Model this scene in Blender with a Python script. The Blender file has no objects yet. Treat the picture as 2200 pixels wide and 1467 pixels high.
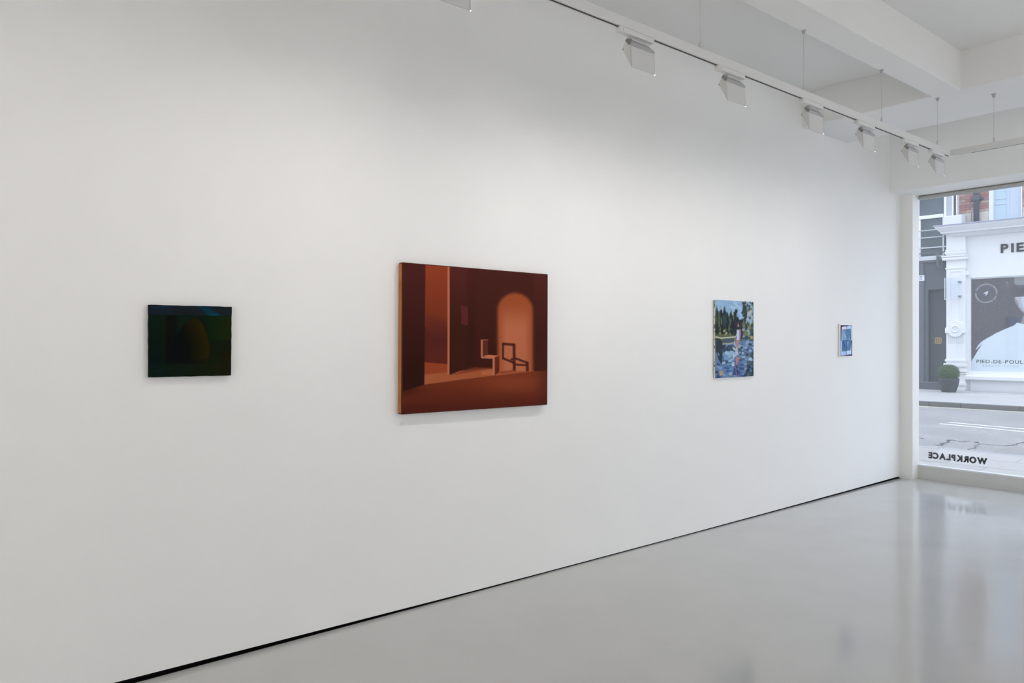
import bpy, bmesh, math, random
import numpy as np
from mathutils import Vector, Matrix

SC = bpy.context.scene
COL = SC.collection
random.seed(7)
RNG = np.random.default_rng(11)

# ------------------------------------------------------------------ camera, sky, exposure
CAM = np.array([3.538, 0.0, 1.5])
FPX, CX, CY = 1588.0, 1100.0, 730.0
DIR = np.array([-.7738, .6335, 0.0]); DIR /= np.linalg.norm(DIR)
RGT = np.array([DIR[1], -DIR[0], 0.0])
cam_data = bpy.data.cameras.new('camera')
cam = bpy.data.objects.new('camera', cam_data)
COL.objects.link(cam)
cam.location = CAM
cam.rotation_euler = (math.pi / 2, 0, math.atan2(-DIR[0], DIR[1]))
cam_data.sensor_width = 36.0
cam_data.lens = 36.0 * FPX / 2200.0
cam_data.shift_y = -3.5 / 2200.0
cam_data.clip_start = 0.05
cam_data.clip_end = 200
SC.camera = cam

world = bpy.data.worlds.new('overcast_sky')
SC.world = world
world.use_nodes = True
bg = world.node_tree.nodes['Background']
bg.inputs['Color'].default_value = (.785, .865, 1.0, 1)
SKY = 3.25
bg.inputs["Strength"].default_value = SKY

LAMP_W = 2.15            # one wall washer on the left track
FILL_W_RIGHT = 11.5     # one added, unseen fill lamp on the right-hand track
FILL_W_BACK = 21.0       # one added, unseen fill lamp on the back track
LAMP_COL = (1.0, .955, .925)
LAMP_SPREAD, LAMP_TILT = 112.0, 24.0
DIMMED = [1.0, 1.0, 1.0, .76, .56, .40, .35]      # gallery lamps turned down towards the window

SC.view_settings.view_transform = 'Standard'
SC.view_settings.look = 'None'
SC.view_settings.exposure = -0.12
SC.view_settings.gamma = 1.0
SC.view_settings.use_curve_mapping = False
SC.cycles.diffuse_bounces = 8
SC.cycles.transparent_max_bounces = 16

# ------------------------------------------------------------------ helpers
STREET_O = np.array([0.0, 8.5, 0.0])
EU = np.array([.9956, .0936, 0.0]); EU /= np.linalg.norm(EU)
EV = np.array([-EU[1], EU[0], 0.0])
STREET_ROT = math.atan2(EU[1], EU[0])


def ray(x, y):
    """direction through a point of the photograph (2200 x 1467)"""
    return DIR + (x - CX) / FPX * RGT - (y - CY) / FPX * np.array([0, 0, 1.0])


def on_plane(x, y, p, n):
    r = ray(x, y); n = np.array(n, float)
    t = ((np.array(p, float) - CAM) @ n) / (r @ n)
    return CAM + t * r


def on_left(x, y, c=0.0): return on_plane(x, y, [c, 0, 0], [1, 0, 0])
def on_depth(x, y, c): return on_plane(x, y, [0, c, 0], [0, 1, 0])


def st(x, y, v):
    """(u, z) in the street frame on the upright plane at depth v"""
    d = on_plane(x, y, STREET_O + EV * v, EV) - STREET_O
    return float(d @ EU), float(d[2])


def su(x, v): return st(x, 730, v)[0]
def sz(x, y, v): return st(x, y, v)[1]


BASE = {}


def tag(o, label=None, cat=None, group=None, kind=None):
    if label: o['label'] = label
    if cat: o['category'] = cat
    if group: o['group'] = group
    if kind: o['kind'] = kind
    return o


def thing(name, label, cat, base=(0, 0, 0), street=False, group=None):
    o = bpy.data.objects.new(name, None)
    o.empty_display_size = .1
    COL.objects.link(o)
    place(o, base, street)
    return tag(o, label, cat, group)


def place(o, base, street):
    b = np.array(base, float)
    if street:
        o.location = STREET_O + EU * b[0] + EV * b[1] + np.array([0, 0, b[2]])
        o.rotation_euler = (0, 0, STREET_ROT)
    else:
        o.location = b
    BASE[o.name] = b


class MB:
    def __init__(self):
        self.v, self.f = [], []

    def quad_box(self, lo, hi):
        x0, y0, z0 = lo; x1, y1, z1 = hi
        n = len(self.v)
        self.v += [(x0, y0, z0), (x1, y0, z0), (x1, y1, z0), (x0, y1, z0), (x0, y0, z1), (x1, y0, z1), (x1, y1, z1), (x0, y1, z1)]
        self.f += [tuple(n + i for i in q) for q in ((0, 3, 2, 1), (4, 5, 6, 7), (0, 1, 5, 4), (1, 2, 6, 5), (2, 3, 7, 6), (3, 0, 4, 7))]
        return self
    box = quad_box

    def prism(self, poly, a, b, axis):
        """poly: 2-D points, extruded from a to b along axis 0/1/2 (poly fills the other two in order)"""
        n = len(self.v); k = len(poly)
        def pt(p, t):
            q = list(p); q.insert(axis, t); return tuple(q)
        self.v += [pt(p, a) for p in poly] + [pt(p, b) for p in poly]
        self.f += [tuple(n + i for i in range(k))[::-1], tuple(n + k + i for i in range(k))]
        self.f += [(n + i, n + (i + 1) % k, n + k + (i + 1) % k, n + k + i) for i in range(k)]
        return self

    def tube(self, pts, r, seg=8):
        pts = [Vector(p) for p in pts]
        n0 = len(self.v)
        for i, p in enumerate(pts):
            d = (pts[min(i + 1, len(pts) - 1)] - pts[max(i - 1, 0)]).normalized()
            up = Vector((0, 0, 1)) if abs(d.z) < .9 else Vector((1, 0, 0))
            a = d.cross(up).normalized(); b = d.cross(a)
            rr = r[i] if isinstance(r, (list, tuple)) else r
            for s in range(seg):
                t = 2 * math.pi * s / seg
                self.v.append(tuple(p + a * rr * math.cos(t) + b * rr * math.sin(t)))
        for i in range(len(pts) - 1):
            for s in range(seg):
                q = n0 + i * seg
                self.f.append((q + s, q + (s + 1) % seg, q + seg + (s + 1) % seg, q + seg + s))
        self.f.append(tuple(n0 + s for s in range(seg))[::-1])
        e = n0 + (len(pts) - 1) * seg
        self.f.append(tuple(e + s for s in range(seg)))
        return self

    def lathe(self, prof, c, seg=32):
        n0 = len(self.v)
        for r, z in prof:
            for s in range(seg):
                t = 2 * math.pi * s / seg
                self.v.append((c[0] + r * math.cos(t), c[1] + r * math.sin(t), c[2] + z))
        for i in range(len(prof) - 1):
            for s in range(seg):
                q = n0 + i * seg
                self.f.append((q + s, q + (s + 1) % seg, q + seg + (s + 1) % seg, q + seg + s))
        self.f.append(tuple(n0 + s for s in range(seg))[::-1])
        e = n0 + (len(prof) - 1) * seg
        self.f.append(tuple(e + s for s in range(seg)))
        return self

    def add(self, verts, faces):
        n = len(self.v)
        self.v += [tuple(p) for p in verts]
        self.f += [tuple(n + i for i in q) for q in faces]
        return self

    def build(self, name, mat, parent=None, bevel=0, seg=2, smooth=False, street=False, kind=None):
        base = BASE[parent.name] if parent is not None else np.zeros(3)
        me = bpy.data.meshes.new(name)
        me.from_pydata([tuple(np.array(p) - base) for p in self.v], [], self.f)
        bm = bmesh.new(); bm.from_mesh(me)
        bmesh.ops.recalc_face_normals(bm, faces=bm.faces)
        if bevel:
            es = [e for e in bm.edges if len(e.link_faces) == 2 and e.calc_face_angle(0) > .5]
            bmesh.ops.bevel(bm, geom=es, offset=bevel, segments=seg, profile=.5, affect='EDGES', clamp_overlap=True)
        bm.to_mesh(me); bm.free()
        if smooth:
            for p in me.polygons: p.use_smooth = True
        me.materials.append(mat)
        o = bpy.data.objects.new(name, me)
        COL.objects.link(o)
        if parent is not None:
            o.parent = parent
            BASE[o.name] = base
        else:
            place(o, (0, 0, 0), street)
        if kind: o['kind'] = kind
        return o


def structure(name, mb, mat, street=False, bevel=0, smooth=False):
    return mb.build(name, mat, None, bevel=bevel, street=street, kind='structure', smooth=smooth)


def lin(c):
    return tuple((x / 255 / 12.92) if x / 255 <= .04045 else ((x / 255 + .055) / 1.055) ** 2.4 for x in c)


def mat(name, rgb, rough=.5, spec=.5, metal=0.0, noise=None, bump=None, emit=None):
    """principled; noise=(scale, amount) varies the colour, bump=(scale, strength)"""
    m = bpy.data.materials.new(name); m.use_nodes = True
    nt = m.node_tree; N = nt.nodes; L = nt.links
    b = N['Principled BSDF']
    b.inputs['Base Color'].default_value = (*rgb, 1)
    b.inputs['Roughness'].default_value = rough
    b.inputs['Specular IOR Level'].default_value = spec
    b.inputs['Metallic'].default_value = metal
    tc = N.new('ShaderNodeTexCoord')
    if noise:
        t = N.new('ShaderNodeTexNoise'); t.inputs['Scale'].default_value = noise[0]; t.inputs['Detail'].default_value = 5
        L.new(tc.outputs['Object'], t.inputs['Vector'])
        r = N.new('ShaderNodeValToRGB')
        a = noise[1]
        r.color_ramp.elements[0].position = .3; r.color_ramp.elements[1].position = .7
        r.color_ramp.elements[0].color = (*[max(0, x * (1 - a)) for x in rgb], 1)
        r.color_ramp.elements[1].color = (*[min(1, x * (1 + a)) for x in rgb], 1)
        L.new(t.outputs['Fac'], r.inputs['Fac']); L.new(r.outputs['Color'], b.inputs['Base Color'])
    if bump:
        t2 = N.new('ShaderNodeTexNoise'); t2.inputs['Scale'].default_value = bump[0]; t2.inputs['Detail'].default_value = 4
        L.new(tc.outputs['Object'], t2.inputs['Vector'])
        bp = N.new('ShaderNodeBump'); bp.inputs['Strength'].default_value = bump[1]; bp.inputs['Distance'].default_value = .01
        L.new(t2.outputs['Fac'], bp.inputs['Height']); L.new(bp.outputs['Normal'], b.inputs['Normal'])
    if emit:
        b.inputs['Emission Color'].default_value = (*emit[0], 1); b.inputs['Emission Strength'].default_value = emit[1]
    return m


# ------------------------------------------------------------------ materials
M = {}
M['wall'] = mat('matt_white_emulsion', (.84, .84, .83), .7, .25, noise=(3, .008), bump=(180, .02))
M['ceiling'] = mat('ceiling_white', (.75, .75, .742), .8, .2)
M['own_front'] = mat('street_front_pale_stone', (.72, .71, .69), .9, .1, noise=(8, .1))  # unseen wall, paleness set to bounce daylight onto the houses opposite
M['column'] = mat('column_white', (.84, .835, .81), .6, .3)
M['black'] = mat('shadow_gap_black', (.003, .003, .003), .7, .1)
M['sill'] = mat('sill_grey_paint', (.62, .62, .60), .6, .3)
M['frame'] = mat('window_frame_grey', (.42, .43, .41), .5, .4)
M['alu'] = mat('pale_aluminium', (.80, .81, .83), .35, .5)
M['white_metal'] = mat('white_powder_coat', (.67, .67, .66), .45, .4)
M['lamp_body'] = mat('lamp_off_white_coat', (.61, .61, .60), .5, .35)
M['heat_sink'] = mat('lamp_grey_metal', (.40, .40, .40), .4, .5)
M['heat_sink_end'] = mat('lamp_dark_grey_cap', (.22, .22, .22), .5, .4)
M['screw'] = mat('screw_steel', (.25, .25, .26), .35, .5, .6)
M['slot'] = mat('track_slot_dark', (.02, .02, .021), .5, .4)
M['cable'] = mat('steel_cable', (.56, .56, .57), .5, .4)
M['diffuser'] = mat('lamp_diffuser', (.9, .9, .88), .4, .4, emit=((1, .96, .9), 1.0))
M['light_leak'] = mat('lamp_light_leak', (1, 1, 1), .4, .4, emit=((1, 1, 1), 7.35))  # glow put in for lamp light leaking past the corner

# resin floor: glossy, with a slow unevenness in gloss
fm = mat('polished_grey_resin', (.535, .535, .522), .12, .5)
N = fm.node_tree.nodes; L = fm.node_tree.links; b = N['Principled BSDF']
tc = N.new('ShaderNodeTexCoord')
n1 = N.new('ShaderNodeTexNoise'); n1.inputs['Scale'].default_value = .9; n1.inputs['Detail'].default_value = 6
L.new(tc.outputs['Object'], n1.inputs['Vector'])
mr = N.new('ShaderNodeMapRange'); mr.inputs['To Min'].default_value = .06; mr.inputs['To Max'].default_value = .15
L.new(n1.outputs['Fac'], mr.inputs['Value']); L.new(mr.outputs['Result'], b.inputs['Roughness'])
cr = N.new('ShaderNodeValToRGB')
cr.color_ramp.elements[0].position = .35; cr.color_ramp.elements[1].position = .68
cr.color_ramp.elements[0].color = (.522, .522, .507, 1); cr.color_ramp.elements[1].color = (.548, .548, .535, 1)
n2 = N.new('ShaderNodeTexNoise'); n2.inputs['Scale'].default_value = 2.3; n2.inputs['Detail'].default_value = 8
L.new(tc.outputs['Object'], n2.inputs['Vector'])
L.new(n2.outputs['Fac'], cr.inputs['Fac']); L.new(cr.outputs['Color'], b.inputs['Base Color'])
bp = N.new('ShaderNodeBump'); bp.inputs['Strength'].default_value = .035; bp.inputs['Distance'].default_value = .02
n3 = N.new('ShaderNodeTexNoise'); n3.inputs['Scale'].default_value = 3.5; n3.inputs['Detail'].default_value = 2
L.new(tc.outputs['Object'], n3.inputs['Vector'])
L.new(n3.outputs['Fac'], bp.inputs['Height']); L.new(bp.outputs['Normal'], b.inputs['Normal'])
M['floor'] = fm


def glass_mat(name, tint=(.98, .99, 1.0), veil=.0):
    m = bpy.data.materials.new(name); m.use_nodes = True
    N = m.node_tree.nodes; L = m.node_tree.links
    N.remove(N['Principled BSDF'])
    out = N['Material Output']
    tr = N.new('ShaderNodeBsdfTransparent'); tr.inputs['Color'].default_value = (*tint, 1)
    gl = N.new('ShaderNodeBsdfGlossy'); gl.inputs['Roughness'].default_value = .01
    lw = N.new('ShaderNodeLayerWeight'); lw.inputs['Blend'].default_value = .5      # Schlick: .04 + .96 (1 - cos)^5
    pw = N.new('ShaderNodeMath'); pw.operation = 'POWER'; pw.inputs[1].default_value = 5
    fr = N.new('ShaderNodeMath'); fr.operation = 'MULTIPLY_ADD'; fr.inputs[1].default_value = .96; fr.inputs[2].default_value = .04
    L.new(lw.outputs['Facing'], pw.inputs[0]); L.new(pw.outputs[0], fr.inputs[0])
    mx = N.new('ShaderNodeMixShader')
    L.new(fr.outputs[0], mx.inputs['Fac']); L.new(tr.outputs[0], mx.inputs[1]); L.new(gl.outputs[0], mx.inputs[2])
    last = mx
    if veil:
        tl = N.new('ShaderNodeBsdfTranslucent'); tl.inputs['Color'].default_value = (.95, .97, 1, 1)  # pale translucent share mixed in as a veil of glare
        m2 = N.new('ShaderNodeMixShader'); m2.inputs['Fac'].default_value = veil
        L.new(mx.outputs[0], m2.inputs[1]); L.new(tl.outputs[0], m2.inputs[2])
        last = m2
    L.new(last.outputs[0], out.inputs['Surface'])
    return m


M['glass'] = glass_mat('shop_glass', veil=.025)  # glare over the street view put into the pane as haze
M['perspex'] = glass_mat('clear_perspex', tint=(.95, .97, .99), veil=.01)

# outdoor
M['paint_white'] = mat('shopfront_white_gloss', (.740, .745, .755), .4, .4, noise=(6, .02))
M['paint_soft'] = mat('shopfront_white_worn', (.680, .685, .700), .5, .35, noise=(14, .05))
M['lead'] = mat('lead_capping', (.341, .350, .456), .5, .4, noise=(9, .12))
M['grey_wall'] = mat('grey_painted_render', (.081, .092, .106), .55, .35, noise=(2, .05))
M['grey_wall_side'] = mat('grey_painted_pier', (.103, .115, .131), .55, .35)
M['grey_door'] = mat('grey_painted_panel', (.059, .070, .079), .5, .35, noise=(2.5, .06))
M['grey_plinth'] = mat('grey_plinth', (.103, .111, .124), .6, .3)
M['dark_pane'] = mat('dark_window_pane', (.088, .113, .128), .12, .5, noise=(1.1, .25))
M['blue_pane'] = mat('frosted_pane', (.462, .586, .658), .25, .5, noise=(1.3, .04))
M['blind_reflection'] = mat('blind_and_reflection', (.499, .571, .658), .6, .3)
M['sash_white'] = mat('sash_white', (.733, .751, .769), .45, .4)
M['pale_panel'] = mat('pale_panel', (.432, .440, .501), .5, .3)
M['mortar'] = mat('old_mortar', (.411, .340, .340), .9, .1, noise=(30, .15))
M['brick'] = [mat('brick_%s' % n, c, .9, .1, noise=(25, .12)) for n, c in
              (('red', (.379, .199, .171)), ('rose', (.425, .256, .226)), ('purple', (.331, .217, .213)), ('buff', (.474, .343, .302)))]
M['stone'] = mat('buff_stone_band', (.545, .511, .443), .85, .2, noise=(12, .15))
M['pipe'] = mat('cast_iron_pipe', (.086, .096, .120), .45, .5)
M['rail_white'] = mat('rail_white', (.588, .605, .639), .45, .4)
M['rail_grey'] = mat('rail_grey', (.134, .146, .164), .45, .4)
M['letter_dark'] = mat('letter_charcoal', (.028, .030, .035), .5, .3)
M['letter_grey'] = mat('letter_grey', (.274, .320, .381), .5, .3)
M['letter_white'] = mat('letter_white', (.692, .700, .734), .5, .3)
M['vinyl'] = mat('vinyl_dark', (.011, .012, .016), .5, .3)
M['poster_bg'] = mat('poster_slate', (.056, .042, .048), .35, .4)
M['poster_bg2'] = mat('poster_slate_pale', (.076, .075, .090), .35, .4)
M['poster_shirt'] = mat('poster_shirt_white', (.820, .860, .860), .4, .4, noise=(1.0, .03))
M['poster_shirt2'] = mat('poster_shirt_lilac', (.722, .738, .860), .4, .4)
M['poster_skin'] = mat('poster_skin', (.531, .486, .486), .4, .4)
M['poster_skin2'] = mat('poster_skin_tan', (.293, .251, .237), .4, .4)
M['poster_cheek'] = mat('poster_cheek', (.636, .657, .724), .4, .4)
M['poster_cap'] = mat('poster_cap_dark', (.064, .056, .066), .4, .4)
M['poster_cap2'] = mat('poster_cap_pale', (.269, .256, .248), .4, .4)
M['poster_navy'] = mat('poster_navy', (.038, .041, .081), .4, .4)
M['gold'] = mat('gold_plate', (.422, .285, .090), .35, .5, .3)
M['sign_blue'] = mat('plate_blue', (.163, .163, .390), .4, .4)
M['pot'] = mat('charcoal_pot', (.038, .043, .048), .6, .3, noise=(14, .08))
M['leaf'] = [mat('box_leaf_%s' % n, c, .5, .3) for n, c in (('dark', (.020, .052, .014)), ('mid', (.050, .112, .028)), ('light', (.090, .175, .048)))]
M['soil'] = mat('soil', (.025, .023, .021), .9, .1)
M['slab'] = [mat('paving_%s' % n, c, .8, .25, noise=(9, .05)) for n, c in
             (('pale', (.47, .465, .46)), ('mid', (.44, .435, .432)), ('light', (.50, .493, .486)))]
M['slab_near'] = [mat('near_paving_%s' % n, c, .8, .25, noise=(9, .05)) for n, c in
                  (('pale', (.400, .385, .370)), ('mid', (.370, .357, .345)), ('light', (.430, .415, .400)))]
M['joint'] = mat('paving_joint', (.178, .178, .192), .9, .1)
M['kerb'] = [mat('kerb_granite_%s' % n, c, .75, .3, noise=(40, .12)) for n, c in (('a', (.125, .124, .122)), ('b', (.140, .138, .136)))]
M['kerb_near'] = mat('near_kerb_granite', (.344, .350, .372), .8, .25, noise=(40, .06))
M['marking'] = mat('white_road_paint', (.743, .751, .780), .6, .3, noise=(20, .05))
M['yellow_line'] = mat('worn_yellow_paint', (.563, .547, .376), .7, .2, noise=(20, .1))

# asphalt with aggregate and a few cracks
am = mat('worn_asphalt', (.22, .225, .24), .85, .25)
N = am.node_tree.nodes; L = am.node_tree.links; b = N['Principled BSDF']
tc = N.new('ShaderNodeTexCoord')
v1 = N.new('ShaderNodeTexVoronoi'); v1.inputs['Scale'].default_value = 38
L.new(tc.outputs['Object'], v1.inputs['Vector'])
sp = N.new('ShaderNodeValToRGB'); sp.color_ramp.elements[0].color = (.165, .160, .158, 1); sp.color_ramp.elements[1].color = (.44, .43, .42, 1)
L.new(v1.outputs['Color'], sp.inputs['Fac'])
pn = N.new('ShaderNodeTexNoise'); pn.inputs['Scale'].default_value = .7; pn.inputs['Detail'].default_value = 3
L.new(tc.outputs['Object'], pn.inputs['Vector'])
pr = N.new('ShaderNodeValToRGB'); pr.color_ramp.elements[0].position = .42; pr.color_ramp.elements[1].position = .55
L.new(pn.outputs['Fac'], pr.inputs['Fac'])
mx = N.new('ShaderNodeMix'); mx.data_type = 'RGBA'
mx.inputs['A'].default_value = (.265, .258, .255, 1)
L.new(pr.outputs['Color'], mx.inputs['Factor']); L.new(sp.outputs['Color'], mx.inputs['B'])
L.new(mx.outputs['Result'], b.inputs['Base Color'])
M['asphalt'] = am
M['crack'] = mat('asphalt_crack', (.085, .085, .09), .95, .1)

# ------------------------------------------------------------------ room shell
W_R, Y_B, Y_F = 6.2, -3.6, 8.48        # right wall, back wall, inner face of the shop window
Z_SLAB, Z_BEAM, Z_SOF = 3.735, 3.434, 3.062
Y_BULK, Y_COL, X_COL = 8.083, 8.34, .128

structure('floor', MB().box((-.3, Y_B, -.2), (W_R, Y_F + .3, 0)), M['floor'])

# left wall: its lower edge hangs unevenly above the floor, leaving a shadow gap
ys = [Y_B, 0.0, 1.2, 2.0, 2.6, 3.4, 4.6, 6.0, 7.2, Y_COL + .01]
zs = [.042, .034, .0235, .0165, .0115, .0095, .009, .012, .017, .023]
w = MB()
poly = [(y, z) for y, z in zip(ys, zs)] + [(Y_COL + .01, Z_SLAB), (Y_B, Z_SLAB)]
w.prism(poly, -.022, 0.0, 0)
wl = structure('wall_left', w, M['wall'])
structure('baseboard_left', MB().box((-.05, Y_B, 0), (-.008, Y_COL, .005)).box((-.05, Y_B, 0), (-.022, Y_COL, .12)), M['black'])
structure('wall_left_backing', MB().box((-.3, Y_B, .12), (-.022, Y_F + .3, Z_SLAB)), M['wall']).name = 'wall_left_core'
structure('wall_right', MB().box((W_R, Y_B, 0), (W_R + .2, Y_F + .3, Z_SLAB)), M['wall'])
structure('wall_back', MB().box((-.3, Y_B - .2, 0), (W_R + .2, Y_B, Z_SLAB)), M['wall'])
structure('ceiling', MB().box((-.3, Y_B - .2, Z_SLAB), (W_R + .2, Y_F + .3, Z_SLAB + .3)), M['ceiling'])
structure('trim_1', MB().box((-.015, 6.315, Z_BEAM), (W_R + .02, 7.16, Z_SLAB + .03)), M['ceiling'], bevel=.006)       # transverse beam
structure('trim_2', MB().box((1.10, Y_B - .02, Z_BEAM), (1.31, 6.33, Z_SLAB + .03)), M['ceiling'], bevel=.006)    # lengthwise beam
structure('trim_3', MB().box((4.89, Y_B - .02, Z_BEAM), (5.10, 6.33, Z_SLAB + .03)), M['ceiling'], bevel=.006)
structure('wall_front', MB().box((-.015, Y_BULK, Z_SOF), (W_R + .02, Y_F + .02, Z_SLAB + .03)), M['wall'], bevel=.004)  # bulkhead over the window
structure('wall_front_upper', MB().box((-32, Y_F + .02, Z_SOF), (36, Y_F + .3, 17.0)).box((-32, Y_F + .02, -.1), (-.3, Y_F + .3, Z_SOF)).box((W_R + .2, Y_F + .02, -.1), (36, Y_F + .3, Z_SOF)), M['own_front']).name = 'wall_front_sky_screen'  # unseen height and width shaped to screen sky from the street
structure('wall_front_pier', MB().box((-.015, Y_COL, -.02), (X_COL, Y_F + .026, Z_SOF + .015)), M['column'], bevel=.006).name = 'wall_front_column'
structure('wall_front_sill', MB().box((X_COL - .02, Y_F, -.02), (W_R + .02, Y_F + .16, .138)), M['sill'], bevel=.003)

# shop window
win = bpy.data.objects.new('window_1', None); COL.objects.link(win); place(win, (X_COL, Y_F + .02, .138), False)
tag(win, 'floor to ceiling shop window facing the street', kind='structure')
MB().box((X_COL, Y_F - .004, .138), (W_R, Y_F + .06, .152)).build('bottom_rail', M['alu'], win, bevel=.002)
MB().box((X_COL, Y_F + .005, 3.020), (W_R, Y_F + .06, Z_SOF - .012)).build('head_frame', M['frame'], win, bevel=.002)
MB().box((X_COL, Y_F + .012, Z_SOF - .012), (W_R, Y_F + .055, Z_SOF)).build('head_gasket', M['heat_sink_end'], win)
MB().box((3.30, Y_F + .005, .152), (3.35, Y_F + .06, 3.02)).build('mullion', M['frame'], win, bevel=.002)
MB().box((X_COL - .02, Y_F + .0262, .145), (3.30, Y_F + .036, 3.02)).build('pane', M['glass'], win)
MB().box((3.35, Y_F + .026, .152), (W_R, Y_F + .036, 3.02)).build('pane', M['glass'], win)


# ------------------------------------------------------------------ lettering
def text_mesh(body, offset=0.0, space=1.0):
    cu = bpy.data.curves.new('letters', 'FONT')
    cu.body = body; cu.size = 1.0; cu.offset = offset; cu.space_character = space; cu.resolution_u = 4
    ob = bpy.data.objects.new('letters', cu); COL.objects.link(ob)
    dg = bpy.context.evaluated_depsgraph_get()
    me = bpy.data.meshes.new_from_object(ob.evaluated_get(dg))
    V = np.array([tuple(v.co)[:2] for v in me.vertices]); Fc = [tuple(p.vertices) for p in me.polygons]
    bpy.data.objects.remove(ob); bpy.data.curves.remove(cu); bpy.data.meshes.remove(me)
    return V, Fc


def solid_text(mb, V, Fc, fn, depth_vec):
    """extrude a flat text through fn(x, y) -> 3-D by depth_vec"""
    front = [np.array(fn(x, y)) for x, y in V]
    back = [p + np.array(depth_vec) for p in front]
    n = len(front)
    from collections import Counter
    ed = Counter()
    for f in Fc:
        for i in range(len(f)): ed[tuple(sorted((f[i], f[(i + 1) % len(f)])))] += 1
    faces = [tuple(f) for f in Fc] + [tuple(n + i for i in f)[::-1] for f in Fc]
    for f in Fc:
        for i in range(len(f)):
            a, c = f[i], f[(i + 1) % len(f)]
            if ed[tuple(sorted((a, c)))] == 1: faces.append((a, n + a, n + c, c))
    mb.add(front + back, faces)


def fit(V):
    lo, hi = V.min(0), V.max(0)
    return (V - lo) / (hi - lo)


# vinyl name on the shop window, read from the street, so mirrored from inside
yg = Y_F + .0365
pa, pb = on_depth(1994.6, 978.5, yg), on_depth(2121.3, 985, yg)
z_bot = on_depth(2058, 991.3, yg)[2]; z_top = on_depth(2058, 977.3, yg)[2]
x_right, x_left = pb[0], pa[0]
cells = []
for i, ch in enumerate('WORKPLACE'):
    V, Fc = text_mesh(ch, .062)
    cells.append((V, Fc, V[:, 0].max() - V[:, 0].min()))
tw = sum(c[2] for c in cells) + .055 * 8
k = (x_right - x_left) / tw
capV, _ = text_mesh('E', .062); cap_lo, cap_h = capV[:, 1].min(), capV[:, 1].max() - capV[:, 1].min()
cur = 0
for V, Fc, wd in cells:
    mb = MB(); x0 = V[:, 0].min(); c0 = cur
    solid_text(mb, V, Fc, lambda x, y: (x_right - (x - x0 + c0) * k, yg, z_bot + (y - cap_lo) / cap_h * (z_top - z_bot)), (0, .0012, 0))
    mb.build('letter', M['vinyl'], win)
    cur += wd + .055

# ------------------------------------------------------------------ paintings
def smooth(e0, e1, x):
    t = np.clip((x - e0) / (e1 - e0), 0, 1); return t * t * (3 - 2 * t)


def homography(quad):
    dst = [(0, 0), (1, 0), (1, 1), (0, 1)]
    A, bb = [], []
    for (x, y), (u, v) in zip(dst, quad):     # maps unit square to the measured quad
        A += [[x, y, 1, 0, 0, 0, -u * x, -u * y], [0, 0, 0, x, y, 1, -v * x, -v * y]]; bb += [u, v]
    h = np.linalg.solve(np.array(A, float), np.array(bb, float))
    return np.append(h, 1).reshape(3, 3)


class Canvas:
    """a painted picture: colours on a fine grid, drawn in the units of the measured quad"""
    def __init__(self, quad, nu, nv):
        self.nu, self.nv = nu, nv
        u, v = np.meshgrid(np.linspace(0, 1, nu), np.linspace(0, 1, nv))
        H = homography(quad)
        q = H @ np.stack([u.ravel(), v.ravel(), np.ones(u.size)])
        self.X = (q[0] / q[2]).reshape(nv, nu); self.Y = (q[1] / q[2]).reshape(nv, nu)
        self.U, self.V = u, v
        self.px = np.zeros((nv, nu, 3))

    def sd(self, poly):
        P = np.array(poly, float); X, Y = self.X, self.Y
        d = np.full(X.shape, 1e9); ins = np.zeros(X.shape, bool)
        for i in range(len(P)):
            a, b2 = P[i], P[(i + 1) % len(P)]
            e = b2 - a
            t = np.clip(((X - a[0]) * e[0] + (Y - a[1]) * e[1]) / max(e @ e, 1e-9), 0, 1)
            d = np.minimum(d, np.hypot(X - a[0] - t * e[0], Y - a[1] - t * e[1]))
            cond = ((a[1] > Y) != (b2[1] > Y))
            with np.errstate(divide='ignore', invalid='ignore'):
                xi = (b2[0] - a[0]) * (Y - a[1]) / (b2[1] - a[1]) + a[0]
            ins ^= cond & (X < xi)
        return np.where(ins, -d, d)

    def fill(self, mask, col):
        col = np.array(col, float)
        m = mask[..., None]
        self.px = self.px * (1 - m) + col * m

    def poly(self, poly, col, soft=2.0, alpha=1.0):
        d = self.sd(poly)
        self.fill(alpha * (1 - smooth(-soft, soft, d)), col)

    def grad(self, poly, c0, c1, p0, p1, soft=2.0, alpha=1.0):
        d = self.sd(poly)
        ax = np.array(p1, float) - np.array(p0, float)
        t = np.clip(((self.X - p0[0]) * ax[0] + (self.Y - p0[1]) * ax[1]) / (ax @ ax), 0, 1)[..., None]
        self.fill(alpha * (1 - smooth(-soft, soft, d)), np.array(c0) * (1 - t) + np.array(c1) * t)

    def blob(self, c, r, col, alpha=1.0, rot=0.0, hard=.5, p=2.0):
        dx, dy = self.X - c[0], self.Y - c[1]
        ca, sa = math.cos(rot), math.sin(rot)
        e = (np.abs((dx * ca + dy * sa) / r[0]) ** p + np.abs((-dx * sa + dy * ca) / r[1]) ** p) ** (1 / p)
        self.fill(alpha * (1 - smooth(hard, 1.0, e)), col)

    def line(self, pts, wd, col, alpha=1.0, soft=2.0):
        d = np.full(self.X.shape, 1e9)
        for a, b2 in zip(pts[:-1], pts[1:]):
            a = np.array(a, float); e = np.array(b2, float) - a
            t = np.clip(((self.X - a[0]) * e[0] + (self.Y - a[1]) * e[1]) / max(e @ e, 1e-9), 0, 1)
            d = np.minimum(d, np.hypot(self.X - a[0] - t * e[0], self.Y - a[1] - t * e[1]))
        self.fill(alpha * (1 - smooth(wd / 2 - soft / 2, wd / 2 + soft / 2, d)), col)

    def linear(self, gain):
        s = np.clip(self.px / 255, 0, 1)
        l = np.where(s <= .04045, s / 12.92, ((s + .055) / 1.055) ** 2.4)
        return np.clip(l * gain, 0, 1)


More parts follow.
